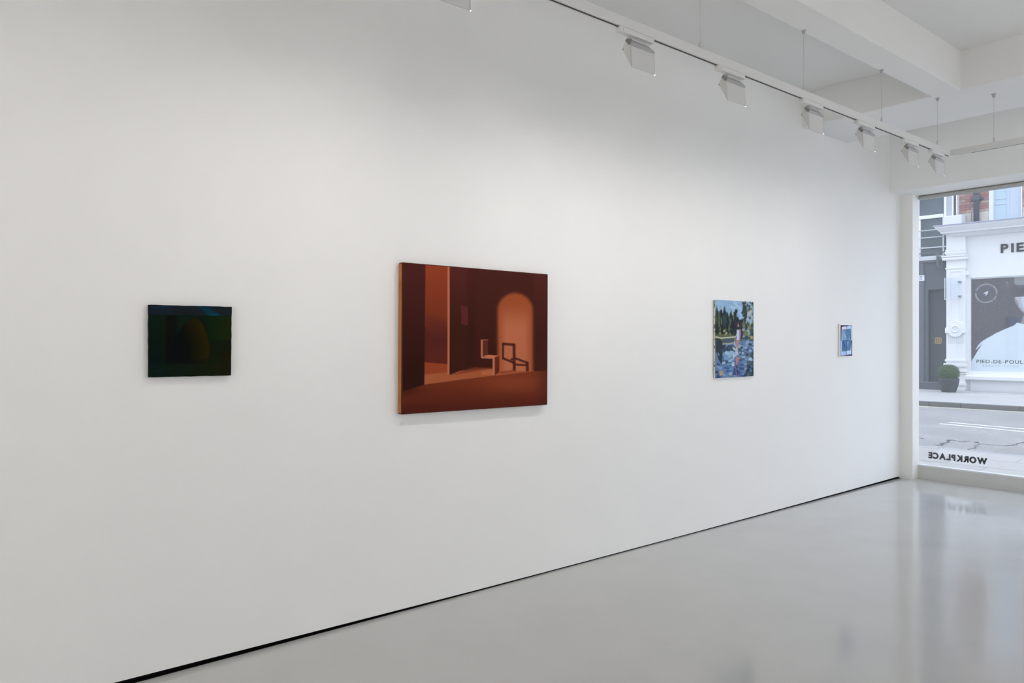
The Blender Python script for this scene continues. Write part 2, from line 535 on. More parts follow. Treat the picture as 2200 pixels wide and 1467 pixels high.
def art_mat(name, rough, spec, bump=None):
    m = mat(name, (.5, .5, .5), rough, spec, bump=bump)
    a = m.node_tree.nodes.new('ShaderNodeVertexColor'); a.layer_name = 'paint'
    m.node_tree.links.new(a.outputs['Color'], m.node_tree.nodes['Principled BSDF'].inputs['Base Color'])
    return m


def paint_surface(name, corners, cols, material, parent, ripple=0.0):
    """a grid between four corners (top-left, top-right, bottom-right, bottom-left) carrying the colours"""
    nv, nu = cols.shape[:2]
    tl, tr, br, bl = [np.array(c, float) for c in corners]
    u, v = np.meshgrid(np.linspace(0, 1, nu), np.linspace(0, 1, nv))
    P = ((1 - u) * (1 - v))[..., None] * tl + (u * (1 - v))[..., None] * tr + (u * v)[..., None] * br + ((1 - u) * v)[..., None] * bl
    if ripple:
        P[1:-1, 1:-1, 0] += RNG.random((nv - 2, nu - 2)) * ripple
    P = P.reshape(-1, 3) - BASE[parent.name]
    i = (np.arange(nv - 1)[:, None] * nu + np.arange(nu - 1)[None]).ravel()
    F = np.stack([i, i + nu, i + nu + 1, i + 1], 1)
    me = bpy.data.meshes.new(name)
    me.from_pydata(P.tolist(), [], F.tolist())
    at = me.color_attributes.new('paint', 'FLOAT_COLOR', 'POINT')
    rgba = np.ones((nv * nu, 4), np.float32); rgba[:, :3] = cols.reshape(-1, 3)
    at.data.foreach_set('color', rgba.ravel())
    me.materials.append(material)
    o = bpy.data.objects.new(name, me); COL.objects.link(o); o.parent = parent
    BASE[o.name] = BASE[parent.name]
    return o


def picture(name, label, cat, px_quad, depth, side_mat, bevel, uneven=0.0):
    """stretched canvas on the left wall; px_quad = corners of the front face in the photograph"""
    c = [on_left(x, y, depth) for x, y in px_quad]
    base = (0, (c[0][1] + c[1][1]) / 2, (c[2][2] + c[3][2]) / 2)
    root = thing(name, label, cat, base)
    mb = MB()
    lo, hi = [], []
    per = []
    for k in range(4):
        a, b2 = c[k], c[(k + 1) % 4]
        for t in np.linspace(0, 1, 13)[:-1]:
            p = a * (1 - t) + b2 * t
            if uneven and 0 < t < 1:
                p = p + np.array([0, 1, 0]) * RNG.normal(0, uneven) + np.array([0, 0, 1]) * RNG.normal(0, uneven)
            per.append(p)
    mb.prism([(p[1], p[2]) for p in per], .004, depth, 0)
    mb.build('stretched_canvas', side_mat, root, bevel=bevel, seg=3)
    return root, c


# --- small dark green painting
M['dark_edge'] = mat('dark_painted_edge', (.010, .012, .013), .7, .08)
p1, c1 = picture('dark_painting', 'small almost black landscape painting with a green and blue sheen, nearest left edge of photo', 'painting',
                 [(319.8, 654.4), (498.4, 658.9), (496.5, 806.5), (319.8, 810.6)], .024, M['dark_edge'], .002, .0006)
cv = Canvas([(243, 210), (1335, 238), (1323, 1140), (243, 1165)], 150, 130)
cv.fill(np.ones_like(cv.X), (11, 25, 15))
cv.grad([(230, 200), (1350, 200), (1350, 358), (230, 335)], (24, 33, 44), (26, 34, 38), (243, 0), (1335, 0), 4)
cv.blob((430, 225), (150, 60), (14, 48, 72), .6, 0, .1)
cv.blob((700, 300), (220, 60), (26, 28, 32), .8, 0, .1)
cv.poly([(880, 222), (1030, 232), (1090, 290), (1195, 350), (1025, 356), (960, 290)], (7, 54, 70), 14, .8)
cv.poly([(1040, 330), (1150, 318), (1185, 352), (1050, 356)], (12, 66, 92), 10, .6)
cv.grad([(230, 340), (430, 345), (430, 1080), (230, 1080)], (10, 27, 20), (7, 20, 18), (243, 340), (243, 1080), 8)
cv.grad([(428, 345), (458, 345), (455, 990), (428, 990)], (22, 28, 8), (18, 22, 8), (0, 345), (0, 990), 6)
cv.grad([(456, 345), (640, 350), (780, 985), (456, 985)], (14, 17, 13), (10, 11, 13), (456, 345), (456, 985), 12)
cv.poly([(600, 350), (800, 352), (720, 440), (660, 560), (620, 700)], (12, 31, 22), 30, .8)
cv.grad([(990, 355), (1340, 360), (1340, 690), (1040, 690)], (10, 31, 10), (30, 34, 10), (1030, 0), (1330, 0), 14)
cv.blob((1290, 900), (120, 120), (46, 20, 0), .85, 0, .0)
cv.grad([(1030, 700), (1340, 700), (1340, 1150), (900, 1150)], (22, 25, 6), (26, 26, 6), (1000, 0), (1330, 0), 30, .55)
egg = [(455, 975), (560, 700), (640, 560), (700, 450), (770, 402), (850, 392), (920, 425), (965, 500), (1005, 590), (1030, 700), (1042, 820), (1030, 900), (940, 958), (760, 985)]
cv.grad(egg, (10, 12, 13), (37, 30, 2), (700, 700), (960, 600), 7)
cv.grad([(800, 760), (1035, 760), (1035, 900), (930, 960), (760, 960)], (12, 14, 10), (34, 32, 4), (740, 0), (1010, 0), 24, .9)
cv.line([(460, 978), (750, 990), (880, 975), (945, 962)], 22, (13, 13, 18), .9, 14)
cv.grad([(230, 995), (760, 1000), (1340, 980), (1340, 1180), (230, 1180)], (11, 28, 22), (26, 26, 6), (400, 0), (1330, 0), 18)
cv.line([(250, 1052), (390, 1050)], 12, (4, 12, 12), .9, 8)
cv.line([(1050, 692), (1325, 690)], 6, (14, 22, 6), .8, 6)
M['art_dark'] = art_mat('dark_oil_paint', .7, .04)
e = np.array([.0006, 0, 0])
paint_surface('painted_face', [c1[0] + e + (0, .002, -.002), c1[1] + e + (0, -.002, -.002), c1[2] + e + (0, -.002, .002), c1[3] + e + (0, .002, .002)], cv.linear(1.05), M['art_dark'], p1)

# --- big orange interior with a chair
M['rust_dark'] = mat('dark_rust_edge', (.085, .026, .018), .7, .08)
p2, c2 = picture('orange_painting', 'large rust orange painting of a room with a chair and a lit arch', 'painting',
                 [(864.5, 563), (1177.7, 589), (1176.7, 869.5), (862.8, 890.5)], .043, M['rust_dark'], .006)
cv = Canvas([(155, 115), (1250, 203), (1247, 1187), (148, 1260)], 330, 260)
cv.fill(np.ones_like(cv.X), (66, 28, 23))
cv.grad([(680, 100), (1300, 100), (1300, 960), (680, 960)], (68, 31, 26), (58, 25, 18), (0, 150), (0, 800), 3)
cv.grad([(1145, 150), (1300, 150), (1300, 945), (1145, 945)], (74, 34, 28), (62, 27, 20), (0, 200), (0, 700), 20, .8)
# opening behind the standing panel
cv.grad([(310, 90), (500, 90), (500, 600), (310, 600)], (137, 58, 34), (112, 48, 28), (0, 130), (0, 560), 2)
cv.grad([(310, 500), (500, 570), (500, 890), (310, 880)], (102, 44, 30), (80, 33, 29), (0, 520), (0, 700), 46)
cv.grad([(310, 690), (500, 740), (500, 890), (310, 880)], (82, 34, 31), (92, 38, 24), (0, 720), (0, 880), 40, .8)
cv.poly([(312, 868), (498, 882), (498, 965), (312, 965)], (142, 62, 36), 3)
# lit strip of floor
cv.grad([(312, 962), (500, 945), (740, 915), (1150, 928), (850, 970), (560, 1006), (312, 1040)], (158, 86, 54), (150, 78, 46), (320, 0), (1100, 0), 3)
cv.poly([(520, 965), (700, 905), (835, 912), (700, 935), (580, 955)], (112, 50, 30), 10, .9)
# standing panel
cv.grad([(500, 90), (695, 100), (692, 885), (640, 912), (503, 966)], (78, 34, 31), (57, 27, 17), (0, 170), (0, 620), 2)
cv.grad([(640, 100), (700, 100), (692, 885), (640, 900)], (66, 28, 24), (50, 23, 15), (0, 170), (0, 700), 16, .7)
cv.poly([(491, 90), (506, 90), (505, 968), (489, 962)], (176, 102, 72), 1.6)
cv.poly([(591, 432), (645, 446), (645, 592), (594, 580)], (84, 37, 33), 3)
cv.line([(594, 582), (645, 594)], 5, (44, 19, 15), .8, 4)
cv.line([(588, 470), (588, 578)], 6, (46, 20, 16), .6, 5)
# left column
cv.grad([(120, 80), (323, 80), (314, 1040), (250, 1062), (130, 1100)], (70, 31, 29), (46, 20, 14), (0, 180), (0, 900), 2)
# arch of light
Xa, Ya = cv.X, cv.Y
xc = 1004 + (Ya - 640) * .004
half = 137.0
top = 475.0
dd = np.where(Ya < top, np.hypot((Xa - xc), (Ya - top) * 1.0), np.abs(Xa - xc))
body = (1 - smooth(half - 22, half + 16, dd)) * (1 - smooth(930, 940, Ya + (Xa - 1000) * -.02))
t = smooth(380, 620, Ya)[..., None]
acol = np.array([143, 70, 38]) * (1 - t) + np.array([172, 98, 68]) * t
rim = smooth(60, 128, dd)[..., None] * .75
acol = acol * (1 - rim) + np.array([146, 72, 40]) * rim
m = body[..., None]; cv.px = cv.px * (1 - m) + acol * m
# cast shadow of the chair inside the arch
sh = (70, 30, 26)
cv.line([(912, 728), (995, 735)], 20, sh, .95, 7)
cv.line([(912, 728), (911, 840)], 15, sh, .95, 6)
cv.line([(995, 735), (997, 925)], 22, sh, .95, 7)
cv.line([(911, 838), (985, 868)], 17, sh, .95, 6)
cv.line([(975, 846), (1010, 840), (1098, 872)], 16, sh, .95, 6)
cv.line([(985, 870), (1010, 886), (1080, 890)], 15, sh, .95, 6)
cv.line([(1094, 872), (1097, 930)], 22, sh, .95, 7)
# floor in front
fl = [(130, 1100), (314, 1040), (560, 1006), (850, 970), (1140, 934), (1300, 936), (1300, 1300), (100, 1300)]
cv.grad(fl, (110, 48, 28), (78, 31, 21), (0, 1000), (0, 1230), 3)
fm_ = (1 - smooth(-3, 3, cv.sd(fl)))
cv.fill(fm_ * .55 * np.exp(-(((Xa - 990) / 260) ** 2 + ((Ya - 1030) / 75) ** 2)), (138, 66, 38))
cv.fill(fm_ * .7 * np.exp(-(((Xa - 170) / 120) ** 2 + ((Ya - 1080) / 45) ** 2)), (58, 25, 15))
cv.fill(fm_ * .6 * smooth(1120, 1250, Xa), (74, 32, 24))
cv.line([(855, 968), (1130, 936)], 5, (172, 88, 54), .8, 4)
cv.poly([(880, 945), (990, 925), (1010, 932), (900, 955)], (112, 50, 30), 8, .7)
# the chair
lt = (174, 104, 74)
cv.poly([(745, 940), (830, 930), (832, 965), (750, 962)], (182, 104, 70), 8, .6)
cv.poly([(757, 698), (797, 700), (798, 818), (757, 822)], (88, 40, 32), 2)
cv.poly([(743, 700), (757, 698), (757, 824), (848, 826), (848, 842), (748, 838), (743, 828)], lt, 1.8)
cv.poly([(757, 822), (800, 812), (882, 818), (846, 832)], (186, 106, 72), 2)
cv.poly([(832, 832), (849, 832), (849, 969), (832, 964)], lt, 1.6)
cv.poly([(848, 830), (883, 818), (882, 943), (849, 969)], (90, 39, 29), 2)
cv.line([(745, 699), (797, 698)], 5, (178, 108, 78), .8, 3)
M['art_orange'] = art_mat('smooth_oil_paint', .75, .05)
ins = .0052; e = np.array([.0006, 0, 0])
paint_surface('painted_face', [c2[0] + e + (0, ins, -ins), c2[1] + e + (0, -ins, -ins), c2[2] + e + (0, -ins, ins), c2[3] + e + (0, ins, ins)], cv.linear(1.14), M['art_orange'], p2)
ye = min(c2[0][1], c2[3][1])
paint_surface('painted_edge', [(.006, c2[0][1] - .0006, c2[0][2] - .007), (.0375, c2[0][1] - .0006, c2[0][2] - .007), (.0375, c2[3][1] - .0006, c2[3][2] + .007), (.006, c2[3][1] - .0006, c2[3][2] + .007)],
              np.ones((24, 3, 3)) * np.array([.42, .165, .060]) * (1 + .06 * RNG.standard_normal((24, 1, 1))), M['art_orange'], p2)

# --- bather by a pond
M['canvas_white'] = mat('raw_canvas_edge', (.62, .62, .58), .8, .2, noise=(25, .25))
p3, c3 = picture('pond_painting', 'upright loose blue and green painting of a figure in white beside water', 'painting',
                 [(1536.4, 643.7), (1618.8, 648.2), (1618.8, 807.9), (1536.4, 812.4)], .019, M['canvas_white'], .002)
cv = Canvas([(243, 158), (792, 188), (792, 1253), (243, 1283)], 150, 200)
cv.grad([(200, 100), (850, 100), (850, 520), (200, 520)], (128, 160, 190), (140, 172, 200), (0, 160), (0, 500), 2)
cv.poly([(200, 470), (850, 470), (850, 760), (200, 760)], (56, 72, 66), 30)
cv.poly([(200, 740), (850, 740), (850, 1300), (200, 1300)], (88, 112, 146), 20)
G = [(34, 48, 44), (46, 62, 50), (26, 36, 44), (60, 76, 54), (22, 28, 42), (84, 94, 60), (30, 42, 40)]
B_ = [(70, 96, 138), (120, 152, 184), (96, 126, 164), (52, 74, 118), (40, 56, 92), (146, 174, 200)]
S_ = [(140, 170, 198), (122, 154, 186), (158, 184, 206)]
r_ = random.Random(5)
def strokes(n, x0, x1, y0, y1, pal, rx, ry, alpha=.85, tilt=(-.5, .5)):
    for _ in range(n):
        cv.blob((r_.uniform(x0, x1), r_.uniform(y0, y1)), (r_.uniform(*rx), r_.uniform(*ry)), r_.choice(pal), alpha * r_.uniform(.75, 1.0), r_.uniform(tilt[0] - .2, tilt[1] + .2), .72, r_.choice((2.0, 3.5, 6.0)))
strokes(30, 260, 640, 170, 300, S_, (20, 60), (10, 26), .7)
for x, top in ((265, 245), (285, 330), (330, 290), (375, 245), (420, 330), (470, 300), (520, 330), (570, 350)):
    cv.poly([(x - 32, 640), (x - 18, top + 70), (x, top), (x + 18, top + 80), (x + 34, 640)], r_.choice(G[:4]), 10, .95)
strokes(110, 250, 640, 350, 670, G, (10, 26), (28, 70), .88, (-.3, .3))
strokes(16, 480, 640, 420, 640, [(26, 30, 46), (32, 38, 52)], (14, 28), (30, 60), .9, (-.3, .3))
for x, y in ((330, 470), (455, 470), (440, 560), (300, 500), (505, 400)):
    cv.blob((x, y), (12, 75), (104, 116, 72), .8, r_.uniform(-.2, .2), .4)
for x, y in ((395, 470), (360, 470), (535, 480)):
    cv.blob((x, y), (16, 60), (44, 54, 86), .8, 0, .4)
cv.blob((320, 262), (14, 18), (134, 136, 84), .8)
cv.poly([(520, 500), (545, 400), (640, 440), (650, 720), (520, 720)], (38, 40, 52), 14, .9)
cv.poly([(612, 480), (642, 460), (646, 690), (616, 690)], (38, 42, 54), 6, .7)
cv.line([(648, 450), (646, 690)], 7, (132, 126, 100), .8, 4)
strokes(14, 560, 640, 330, 430, [(146, 176, 204), (120, 152, 188)], (14, 30), (16, 34), .9)
# right-hand trees against sky
cv.poly([(640, 300), (690, 230), (720, 190), (800, 180), (800, 480), (690, 470), (650, 420)], (132, 158, 176), 12, .9)
strokes(45, 640, 795, 190, 460, [(40, 52, 48), (60, 70, 56), (30, 38, 48), (78, 84, 62)], (9, 22), (14, 36), .9, (-.8, .8))
cv.blob((668, 300), (26, 90), (38, 50, 46), .9, .1, .5)
cv.blob((668, 440), (22, 60), (42, 50, 52), .9, -.1, .5)
strokes(16, 690, 780, 300, 560, [(160, 178, 190), (150, 172, 190), (136, 162, 188)], (8, 20), (18, 46), .9)
cv.blob((750, 330), (26, 26), (188, 164, 136), .9); cv.blob((735, 385), (22, 26), (170, 160, 146), .8)
strokes(44, 645, 795, 480, 740, [(62, 78, 60), (104, 112, 74), (44, 60, 70), (84, 110, 128), (124, 122, 86), (36, 50, 54), (140, 164, 184)], (12, 28), (16, 44), .85, (-.9, .9))
cv.poly([(650, 560), (690, 600), (740, 660), (660, 690)], (112, 116, 74), 8, .8)
cv.blob((765, 700), (28, 36), (166, 142, 104), .9); cv.blob((745, 780), (20, 60), (116, 112, 70), .9)
# bank
cv.poly([(250, 660), (350, 650), (520, 670), (540, 740), (350, 780), (250, 720)], (90, 98, 70), 10, .85)
for x, y, c in ((372, 605, (168, 160, 110)), (402, 640, (176, 170, 128)), (385, 660, (120, 118, 70)), (450, 650, (110, 112, 64)), (310, 640, (140, 140, 96))):
    cv.blob((x, y), (20, 26), c, .9, .2)
cv.line([(248, 690), (330, 708), (430, 700), (530, 690)], 16, (196, 192, 172), .9, 8)
cv.poly([(345, 722), (520, 712), (510, 770), (350, 780)], (64, 78, 96), 6, .9)
cv.line([(345, 790), (440, 792), (520, 770)], 14, (172, 166, 130), .9, 8)
# water
strokes(130, 248, 795, 790, 1260, B_, (18, 46), (10, 26), .75, (-.35, .35))
cv.poly([(248, 720), (300, 715), (345, 760), (350, 940), (330, 1090), (290, 1010), (248, 880)], (36, 48, 50), 8, .95)
cv.blob((290, 940), (16, 34), (96, 124, 156), .9, -.4)
strokes(22, 350, 520, 820, 900, [(36, 46, 64), (52, 66, 92), (44, 60, 70)], (18, 40), (12, 26), .9)
strokes(22, 360, 500, 900, 1080, [(126, 160, 190), (104, 138, 172), (146, 176, 200)], (18, 42), (14, 32), .85)
strokes(26, 250, 700, 1100, 1270, [(58, 92, 146), (48, 76, 128), (74, 108, 156), (36, 56, 98)], (24, 52), (16, 34), .85)
strokes(20, 600, 795, 760, 1050, [(34, 46, 56), (44, 60, 58), (58, 74, 90)], (16, 36), (10, 24), .9, (-.6, .3))
strokes(34, 600, 795, 740, 1060, [(122, 150, 184), (92, 120, 160), (46, 62, 74), (66, 88, 84), (150, 176, 200)], (14, 34), (10, 22), .9, (-.6, .3))
cv.blob((745, 1010), (34, 40), (160, 186, 198), .9, .3); cv.blob((700, 770), (30, 50), (128, 152, 192), .9, .5)
strokes(18, 700, 795, 1060, 1250, [(40, 54, 50), (28, 40, 46), (60, 74, 62), (70, 92, 130)], (14, 34), (18, 40), .95)
cv.poly([(296, 1190), (352, 1168), (362, 1232), (306, 1254)], (160, 146, 116), 4, .95)
cv.blob((322, 1140), (24, 40), (112, 142, 190), .9, .5)
cv.poly([(474, 1080), (516, 1066), (520, 1108), (486, 1118)], (168, 190, 190), 5, .95)
strokes(10, 500, 560, 850, 980, [(150, 178, 194), (170, 188, 198)], (10, 24), (14, 30), .85)
# the figure and its reflection
cv.blob((571, 506), (17, 34), (88, 62, 62), .9); cv.blob((590, 535), (7, 30), (84, 60, 60), .8)
cv.blob((571, 530), (11, 26), (176, 132, 126), .95)
cv.poly([(553, 590), (604, 582), (612, 640), (600, 735), (580, 735), (548, 660)], (152, 116, 124), 5, .95)
cv.poly([(552, 585), (585, 590), (588, 660), (586, 735), (544, 735), (548, 660)], (176, 190, 216), 4, .97)
cv.line([(556, 640), (584, 660)], 10, (128, 150, 206), .7, 6); cv.line([(552, 700), (582, 712)], 10, (146, 166, 208), .7, 6)
cv.line([(604, 585), (606, 660), (592, 750)], 13, (146, 104, 110), .9, 5)
cv.line([(552, 640), (532, 690), (516, 790)], 9, (186, 176, 160), .8, 5)
cv.poly([(543, 735), (588, 735), (578, 780), (570, 850), (580, 920), (556, 860), (536, 835)], (164, 122, 118), 5, .95)
cv.poly([(540, 835), (566, 850), (560, 930), (530, 900)], (160, 168, 188), 6, .85)
cv.line([(574, 850), (576, 930)], 10, (106, 70, 76), .9, 5)
cv.poly([(548, 975), (600, 985), (572, 1020), (556, 1080), (570, 1110), (540, 1090), (536, 1020)], (168, 116, 112), 6, .95)
cv.line([(530, 1090), (538, 1180), (552, 1250)], 13, (128, 94, 112), .9, 5)
cv.line([(570, 1110), (580, 1180)], 12, (112, 100, 132), .8, 6)
cv.blob((553, 1245), (18, 12), (158, 84, 84), .9)
cv.px += RNG.normal(0, 3, cv.px.shape)
M['art_pond'] = art_mat('thick_oil_paint', .6, .12, bump=(120, .25))
e = np.array([.0006, 0, 0])
paint_surface('painted_face', [c3[0] + e, c3[1] + e, c3[2] + e, c3[3] + e], cv.linear(1.28), M['art_pond'], p3, .0012)
# paint wrapped over the near edge, in patches
sc = np.ones((60, 6, 3)) * np.array([205, 204, 192])
for _ in range(26):
    y0 = r_.randrange(0, 58); h_ = r_.randrange(1, 3); c_ = r_.choice([(40, 48, 60), (200, 198, 180), (150, 172, 190), (58, 52, 48), (214, 212, 204), (70, 90, 60)])
    q0 = r_.randrange(0, 3); sc[y0:y0 + h_, q0:] = sc[y0:y0 + h_, q0:] * .35 + np.array(c_) * .65
s = sc / 255
sl = np.where(s <= .04045, s / 12.92, ((s + .055) / 1.055) ** 2.4)
yl = c3[0][1] - .0008
paint_surface('painted_edge', [(.006, yl, c3[0][2] - .002), (.0185, yl, c3[0][2] - .002), (.0185, c3[3][1] - .0008, c3[3][2] + .002), (.006, c3[3][1] - .0008, c3[3][2] + .002)], sl * 1.2, M['art_pond'], p3)

# --- small white-edged picture of an open book
M['frame_white'] = mat('white_box_frame', (.88, .88, .87), .5, .35)
D4 = .022
q4 = [(1806, 698.2), (1831.2, 699.2), (1830.5, 764.2), (1806, 764.8)]
c4 = [on_left(x, y, D4) for x, y in q4]
p4 = thing('book_picture', 'smallest picture, white box frame around blue and grey open books, nearest the window', 'picture', (0, (c4[0][1] + c4[1][1]) / 2, c4[3][2]))
y0, y1 = c4[0][1], c4[1][1]; z1, z0 = (c4[0][2] + c4[1][2]) / 2, (c4[2][2] + c4[3][2]) / 2
for lo, hi in (((.003, y0 - .003, z1), (D4, y1 + .002, z1 + .011)), ((.003, y0 - .003, z0 - .003), (D4, y1 + .002, z0)),
               ((.003, y0 - .003, z0), (D4, y0, z1)), ((.003, y1, z0), (D4, y1 + .002, z1))):
    MB().box(lo, hi).build('frame_rail', M['frame_white'], p4, bevel=.0006)
MB().box((.003, y0, z0), (D4 - .0025, y1, z1)).build('backing_board', M['frame_white'], p4)
cv = Canvas([(405, 330), (688, 340), (680, 1055), (405, 1060)], 90, 150)
cv.fill(np.ones_like(cv.X), (38, 30, 66))
cv.poly([(400, 320), (700, 320), (700, 345), (430, 370), (418, 620), (400, 640)], (28, 18, 48), 6)
cv.grad([(438, 375), (505, 358), (548, 365), (550, 440), (500, 430), (455, 445), (452, 700), (428, 695)], (206, 206, 208), (172, 192, 218), (0, 360), (0, 690), 4)
cv.grad([(556, 360), (620, 345), (686, 352), (680, 700), (655, 700), (655, 420), (558, 432)], (172, 196, 232), (186, 204, 232), (0, 350), (0, 690), 4)
cv.grad([(452, 440), (500, 430), (552, 445), (552, 690), (440, 690)], (96, 130, 164), (112, 152, 188), (0, 440), (0, 690), 4)
cv.grad([(558, 430), (656, 420), (640, 690), (556, 690)], (78, 116, 152), (86, 128, 162), (0, 430), (0, 690), 4)
cv.line([(478, 470), (470, 600), (455, 690)], 12, (150, 180, 206), .8, 8)
cv.line([(500, 540), (530, 640)], 22, (160, 186, 210), .7, 14)
cv.line([(630, 620), (618, 690)], 14, (150, 178, 200), .7, 8)
cv.line([(440, 690), (660, 690)], 16, (118, 158, 196), .9, 8)
cv.grad([(418, 700), (550, 705), (548, 945), (495, 945), (438, 958), (440, 720)], (60, 92, 148), (70, 108, 152), (0, 700), (0, 950), 4)
cv.grad([(552, 705), (664, 700), (640, 935), (600, 925), (552, 945)], (76, 112, 150), (82, 118, 150), (0, 700), (0, 940), 4)
cv.grad([(418, 700), (444, 700), (438, 1050), (414, 1050)], (150, 178, 222), (150, 184, 220), (0, 700), (0, 1050), 4)
cv.grad([(436, 958), (495, 946), (540, 950), (540, 1040), (436, 1052)], (166, 190, 220), (140, 172, 212), (436, 0), (540, 0), 4)
cv.grad([(548, 945), (600, 928), (642, 938), (664, 720), (668, 1020), (590, 1028), (550, 1045)], (188, 206, 224), (176, 198, 226), (0, 930), (0, 1040), 4)
cv.poly([(500, 720), (550, 720), (520, 850)], (84, 132, 170), 10, .8); cv.poly([(470, 720), (520, 800), (500, 860)], (30, 66, 112), 10, .8)
cv.poly([(568, 710), (610, 715), (570, 840)], (130, 172, 200), 8, .8); cv.poly([(565, 700), (600, 700), (585, 730)], (30, 52, 96), 6, .9)
cv.line([(552, 360), (552, 690)], 5, (96, 116, 150), .8, 4); cv.line([(547, 700), (544, 1040)], 8, (46, 70, 108), .7, 6)
cv.line([(676, 720), (672, 1050)], 16, (36, 30, 80), .95, 6)
cv.line([(560, 1042), (672, 1034)], 14, (40, 34, 70), .95, 6)
M['art_book'] = art_mat('printed_book_picture', .6, .08)
xx = D4 - .002
paint_surface('painted_face', [(xx, y0, z1), (xx, y1, z1), (xx, y1, z0), (xx, y0, z0)], cv.linear(1.22), M['art_book'], p4)

# ------------------------------------------------------------------ lighting track
XT, ZT = 1.118, 3.003           # slot line of the left-hand track
TW, TH = .034, .048


def track_along_y(name, label, xt, y0, y1, slots, cables, side):
    t = thing(name, label, 'light track', (xt, y1, ZT))
    mb = MB()
    mb.prism([(xt - TW / 2, ZT), (xt - .0062, ZT), (xt - .0062, ZT + .012), (xt + .0062, ZT + .012), (xt + .0062, ZT), (xt + TW / 2, ZT),
              (xt + TW / 2, ZT + TH), (xt - TW / 2, ZT + TH)], 0, 1, 1)
    mb.v = [(p[0], y0 if p[1] == 0 else y1, p[2]) for p in mb.v]
    mb.build('rail', M['white_metal'], t)
    for a, c in slots:
        MB().box((xt - .0062, a, ZT - .0004), (xt + .0062, c, ZT + .0115)).build('slot', M['slot'], t)
    for yc, ztop in cables:
        c = MB().tube([(xt, yc, ZT + TH + .02), (xt, yc, ztop)], .0016, 6).build('suspension_cable', M['cable'], t)
        c2_ = MB().tube([(xt, yc, ZT + TH), (xt, yc, ZT + TH + .008), (xt, yc, ZT + TH + .036), (xt, yc, ZT + TH + .044)], [.008, .0068, .0068, .003], 10)
        g = c2_.build('gripper', M['cable'], t); g.parent = c
        a_ = MB().tube([(xt, yc, ztop - .022), (xt, yc, ztop - .016), (xt, yc, ztop - .006), (xt, yc, ztop)], [.006, .010, .012, .016], 12).build('ceiling_anchor', M['heat_sink'], t)
        a_.parent = c
    return t


ad = [(1.50, 1.745), (2.639, 2.885), (3.430, 3.728 - .035), (4.306, 4.569 - .02), (5.020, 5.281 - .02), (5.745, 5.745 + .245), (6.237, 6.237 + .235)]
ad = [(a, a + .247) for a, _ in ad]
more_left = [(.75, .997), (-.05, .197), (-.85, -.603), (-1.65, -1.403)]
edges = [Y_B + .3]
for a, c in sorted(more_left + ad): edges += [a, c]
edges += [6.60]
slots = [(edges[i], edges[i + 1]) for i in range(0, len(edges), 2)]
cz = Z_BEAM
track_along_y('ceiling_track', 'long white lighting track hung on steel cables along the painting wall', XT, Y_B + .3, 6.598, slots,
              [(-1.2, cz), (1.0, cz), (2.2, cz), (3.28, cz), (4.339, cz), (5.403, cz), (6.381, cz)], -1)

# crosswise length along the window, with its corner joint
YT = 6.615
t = thing('ceiling_track', 'shorter white lighting track running crosswise in front of the window, joined at the corner', 'light track', (XT, YT, ZT))
mb = MB().prism([(YT - TW / 2, ZT), (YT - .0062, ZT), (YT - .0062, ZT + .012), (YT + .0062, ZT + .012), (YT + .0062, ZT), (YT + TW / 2, ZT), (YT + TW / 2, ZT + TH), (YT - TW / 2, ZT + TH)], XT + .05, W_R - 1.17, 0)
mb.build('rail', M['white_metal'], t)
MB().box((XT + .16, YT - .0062, ZT - .0004), (W_R - 1.2, YT + .0062, ZT + .0115)).build('slot', M['slot'], t)
MB().prism([(XT - TW / 2 - .001, 6.598), (XT + TW / 2 + .001, 6.598), (XT + .05, YT - TW / 2 - .001), (XT + .075, YT - TW / 2 - .001), (XT + .075, YT + TW / 2 + .001), (XT - TW / 2 - .001, YT + TW / 2 + .001)],
           ZT - .001, ZT + TH + .001, 2).build('corner_connector', M['white_metal'], t, bevel=.0015)
for xc_ in (1.44, 2.6, 3.8):
    c = MB().tube([(xc_, YT, ZT + TH + .02), (xc_, YT, Z_BEAM)], .0016, 6).build('suspension_cable', M['cable'], t)
    MB().tube([(xc_, YT, ZT + TH), (xc_, YT, ZT + TH + .008), (xc_, YT, ZT + TH + .034), (xc_, YT, ZT + TH + .04)], [.0075, .0055, .0055, .003], 10).build('gripper', M['cable'], t).parent = c
    MB().tube([(xc_, YT, Z_BEAM - .03), (xc_, YT, Z_BEAM - .012), (xc_, YT, Z_BEAM - .004), (xc_, YT, Z_BEAM)], [.009, .010, .016, .020], 12).build('ceiling_anchor', M['heat_sink'], t).parent = c
    MB().box((xc_ - .05, YT - .006, ZT + TH), (xc_ + .05, YT + .006, ZT + TH + .003)).build('hanger_plate', M['heat_sink'], t)


